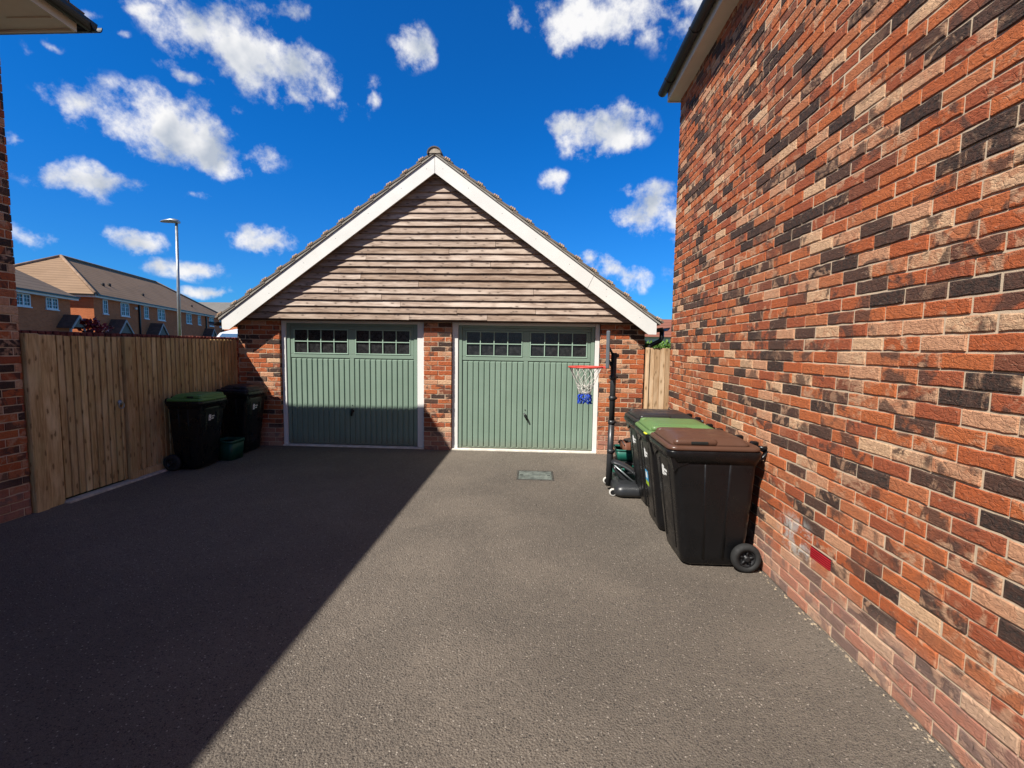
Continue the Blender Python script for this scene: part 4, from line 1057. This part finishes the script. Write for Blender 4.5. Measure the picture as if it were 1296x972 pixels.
for s in (6.47, 22.5): abox(b, s-.06, s+.06, .02, .14, 0, EA-.12)
b.build('gutter', M_BLACKP, ta)
for s0, s1, n in ((1.1, 1.72, 1), (3.58, 4.85, 2), (7.4, 8.2, 1), (10.0, 11.5, 2), (16.65, 18.1, 2), (20.0, 20.85, 1), (23.7, 25.3, 2), (27.4, 28.1, 1)): far_window(ta, s0, s1, 3.72, 4.79, 0, n)
for s in (2.2, 8.6, 22.2, 28.6): porch(ta, s, 0)
b = MB(); b.lathe([(.11, -.1), (.12, 0), (.11, .1)], AP(5.85, .08, 4.47), 'z', 14); b.build('alarm_box', M_WARMWHITE, ta)
b = MB()
for s, q in ((3.9, .55), (5.2, .62), (9.6, .45), (20.5, .4)):
    c_ = P[0].lerp(P[1], s/LT).lerp(AP(s, -DP/2, 8.4), q*.55); b.lathe([(.12, -.1), (.12, .16), (.05, .22)], c_, 'z', 8)
b.build('roof_vent', m_plain('dark roof vent', (.03, .025, .022), .7), ro)
# second terrace, set back, running off behind the left house
tb = empty('terraced_houses', A0-AD*10-AN*4, AROT, 'brick house set back at the far left behind the garden wall, with white paired windows', 'house')
OB, EB, SB = .2, 4.50, -2.76
b = MB(); abox(b, -18, SB-.3, OB-8, OB, 0, EB-.05); b.build('wall', M_HB, tb)
b = MB(); Q = [AP(-18.3, OB+.3, EB+.05), AP(SB, OB+.3, EB+.05), AP(SB, OB-8.3, EB+.05), AP(-18.3, OB-8.3, EB+.05), AP(-14, OB-4, EB+3.1), AP(SB-4.3, OB-4, EB+3.1)]
b.add(Q, [(0, 1, 5, 4), (1, 2, 5), (2, 3, 4, 5), (3, 0, 4), (0, 3, 2, 1)]); b.build('roof', m_roof_far('terrace roof tile grey', (.30, .21, .145), (.22, .16, .115)), tb)
b = MB(); abox(b, -18.3, SB, OB+.28, OB+.33, EB-.17, EB+.04); abox(b, -18.3, SB, OB, OB+.28, EB-.17, EB-.14); b.build('fascia', M_WARMWHITE, tb)
b = MB(); abox(b, -18.3, SB, OB+.33, OB+.43, EB-.04, EB+.06); b.build('gutter', M_BLACKP, tb)
for s0, s1, n in ((-7.9, -6.75, 2), (-5.43, -4.34, 2)): far_window(tb, s0, s1, 3.60, 4.32, OB, n)
porch(tb, -3.75, OB, 3.26, .72, .8)
# a farther roof
fh = empty('detached_house', (-55, 78, 0), .2, 'distant grey roofed house just left of the garage eaves', 'house')
MB().box(-61, -48, 74, 82, 0, 6.2).build('wall', M_HB, fh)
MB().prism([(73.6, 6.2), (82.4, 6.2), (78, 8.75)], 'x', -61.4, -47.6).build('roof', m_roof_far('grey far roof', (.19, .18, .165), (.15, .14, .13)), fh)
# pale bungalow in the gap on the right
bg = empty('bungalow', (9.5, 31.5, 0), 0, 'distant pale walled bungalow with red roof in the gap right of the garage', 'house')
MB().box(5.4, 15, 29.8, 35, 0, 2.55).build('wall', m_plain('white render shade tint', (.52, .60, .70), .8, .08, 1), bg)  # blue cast of shade put into the white render's colour
MB().prism([(29.2, 2.45), (35.6, 2.45), (32.4, 3.75)], 'x', 5.0, 15.4).build('roof', m_roof_far('red far roof', (.27, .105, .07), (.20, .085, .06)), bg)
MB().box(8.1, 9.2, 29.76, 29.84, 1.2, 2.35).build('window', M_WHITE, bg)

# ------------------------------------------------------------------ van behind the wall
vn = empty('van', (-9.95, 16.2, 0), 0, 'white van whose curved roof just shows over the wall beside the garage', 'van')
prof = [(13.95, .35), (13.85, .9), (14.35, 1.35), (15.1, 2.05), (15.6, 2.16), (18.3, 2.18), (18.4, .35)]
bd = MB()
xs = [(-10.85, .86), (-10.80, .93), (-10.68, .98), (-10.40, 1.0), (-9.50, 1.0), (-9.22, .98), (-9.10, .93), (-9.05, .86)]
rings = [[(x, y, (z if z < 1.0 else 1.0+(z-1.0)*(f_-.86)/.14*.35+(z-1.0)*.65)) for y, z in prof] for x, f_ in xs]
bd.loft(rings); bd.build('body', m_plain('white van paint', (.6, .6, .6), .25, .03, 2, 0, .5), vn)
ws = MB(); ws.add([(-10.62, 14.40, 1.42), (-9.28, 14.40, 1.42), (-9.38, 14.98, 1.97), (-10.52, 14.98, 1.97), (-10.62, 14.43, 1.40), (-9.28, 14.43, 1.40), (-9.38, 15.01, 1.95), (-10.52, 15.01, 1.95)], [(0, 1, 2, 3), (4, 5, 6, 7), (0, 1, 5, 4), (2, 3, 7, 6), (1, 2, 6, 5), (0, 3, 7, 4)]); ws.build('windscreen', m_plain('blue tinted glass', (.05, .10, .18), .1, .1, 1, 0, .5), vn)
for x in (-10.78, -9.12):
    for y in (14.8, 17.5): MB().lathe([(.05, -.09), (.3, -.09), (.32, -.05), (.32, .05), (.3, .09), (.05, .09)], (x, y, .32), 'x', 20).build('wheel', M_TYRE, vn)

# ------------------------------------------------------------------ plants
def m_leaf(name, col, var=.35):
    t = NT(name); g_ = t.n('ShaderNodeNewGeometry'); rnd = g_.outputs['Random Per Island']
    c = t.mix(rnd, [x*(1-var) for x in col], [x*(1+var) for x in col])
    return t.done(c, .5, None, .35)
def leaves(mb, n, c, rad, size, rr, squash=1.0, up=.3):
    for _ in range(n):
        while True:
            p = Vector((rr.uniform(-1, 1), rr.uniform(-1, 1), rr.uniform(-1, 1)))
            if p.length <= 1: break
        p = Vector((p.x*rad[0], p.y*rad[1], p.z*rad[2]))
        d = Vector((rr.gauss(0, 1), rr.gauss(0, 1), rr.gauss(up, 1))).normalized(); sd_ = d.cross(Vector((rr.gauss(0, 1), rr.gauss(0, 1), rr.gauss(0, 1)))).normalized()
        L_ = size*rr.uniform(.7, 1.4); W_ = L_*.38; nn = d.cross(sd_)*L_*.12
        o = Vector(c)+p
        mb.add([o, o+d*L_*.5+sd_*W_+nn, o+d*L_, o+d*L_*.5-sd_*W_+nn], [(0, 1, 2), (0, 2, 3)])
rr = random.Random(21)
sh = empty('red_shrub', (-5.75, 5.72, 0), 0, 'red leaved shrub peeking over the garden wall in front of the terrace', 'shrub')
m = MB()
leaves(m, 90, (-5.72, 5.72, 1.80), (.13, .17, .11), .06, rr); leaves(m, 40, (-5.72, 5.66, 1.88), (.06, .08, .06), .055, rr); leaves(m, 200, (-5.75, 5.72, 1.4), (.22, .4, .35), .06, rr)
m.build('foliage', m_leaf('red leaf', (.20, .018, .03)), sh, True, True)
m = MB(); leaves(m, 10, (-5.66, 5.72, 1.82), (.08, .18, .08), .035, rr); m.build('blossom', m_leaf('pale blossom', (.65, .48, .48), .15), sh, True, True)
m = MB()
for k in range(7): m.tube([(-5.75, 5.72, 0), (-5.75+rr.uniform(-.08, .08), 5.72+rr.uniform(-.1, .1), .8), (-5.75+rr.uniform(-.15, .15), 5.72+rr.uniform(-.25, .25), 1.75)], .012, 6)
m.build('stem', m_plain('brown stem', (.09, .05, .03), .8), sh)
hd = empty('hedge', (2.6, 8.6, 0), 0, 'bright green hedge top showing above the pale fence panel', 'hedge')
m = MB()
for k in range(14):
    leaves(m, 300, (1.75+k*.13, 8.5+rr.uniform(-.2, .2), 1.575+rr.uniform(-.04, .05)), (.16, .3, .20), .06, rr, up=1.6)
    leaves(m, 60, (1.75+k*.13, 8.5, .8), (.16, .3, .7), .09, rr)
m.build('foliage', m_leaf('hedge leaf', (.10, .19, .035)), hd, True, True)
m = MB()
for k in range(9): m.tube([(1.8+k*.2, 8.5, 0), (1.8+k*.2+rr.uniform(-.1, .1), 8.5, 1.5)], .018, 6)
m.build('stem', m_plain('hedge stem', (.08, .055, .035), .85), hd)
tr = empty('tree', (10.3, 40, 0), 0, 'small dark tree rising behind the red bungalow roof', 'tree')
MB().tube([(10.3, 40, 0), (10.35, 40, 1.6), (10.25, 40, 2.8)], .14, 8, False, .06).tube([(10.33, 40, 1.7), (10.9, 40.1, 2.9)], .06, 6, False, .03).tube([(10.33, 40, 1.8), (9.8, 39.9, 2.9)], .06, 6, False, .03).build('trunk', m_plain('bark', (.07, .05, .035), .9), tr)
m = MB()
for k in range(16): leaves(m, 70, (10.35+rr.gauss(0, .55), 40+rr.gauss(0, .5), 3.2+rr.gauss(0, .28)), (.35, .35, .22), .13, rr)
m.build('crown', m_leaf('dark leaf', (.045, .075, .022)), tr, True, True)
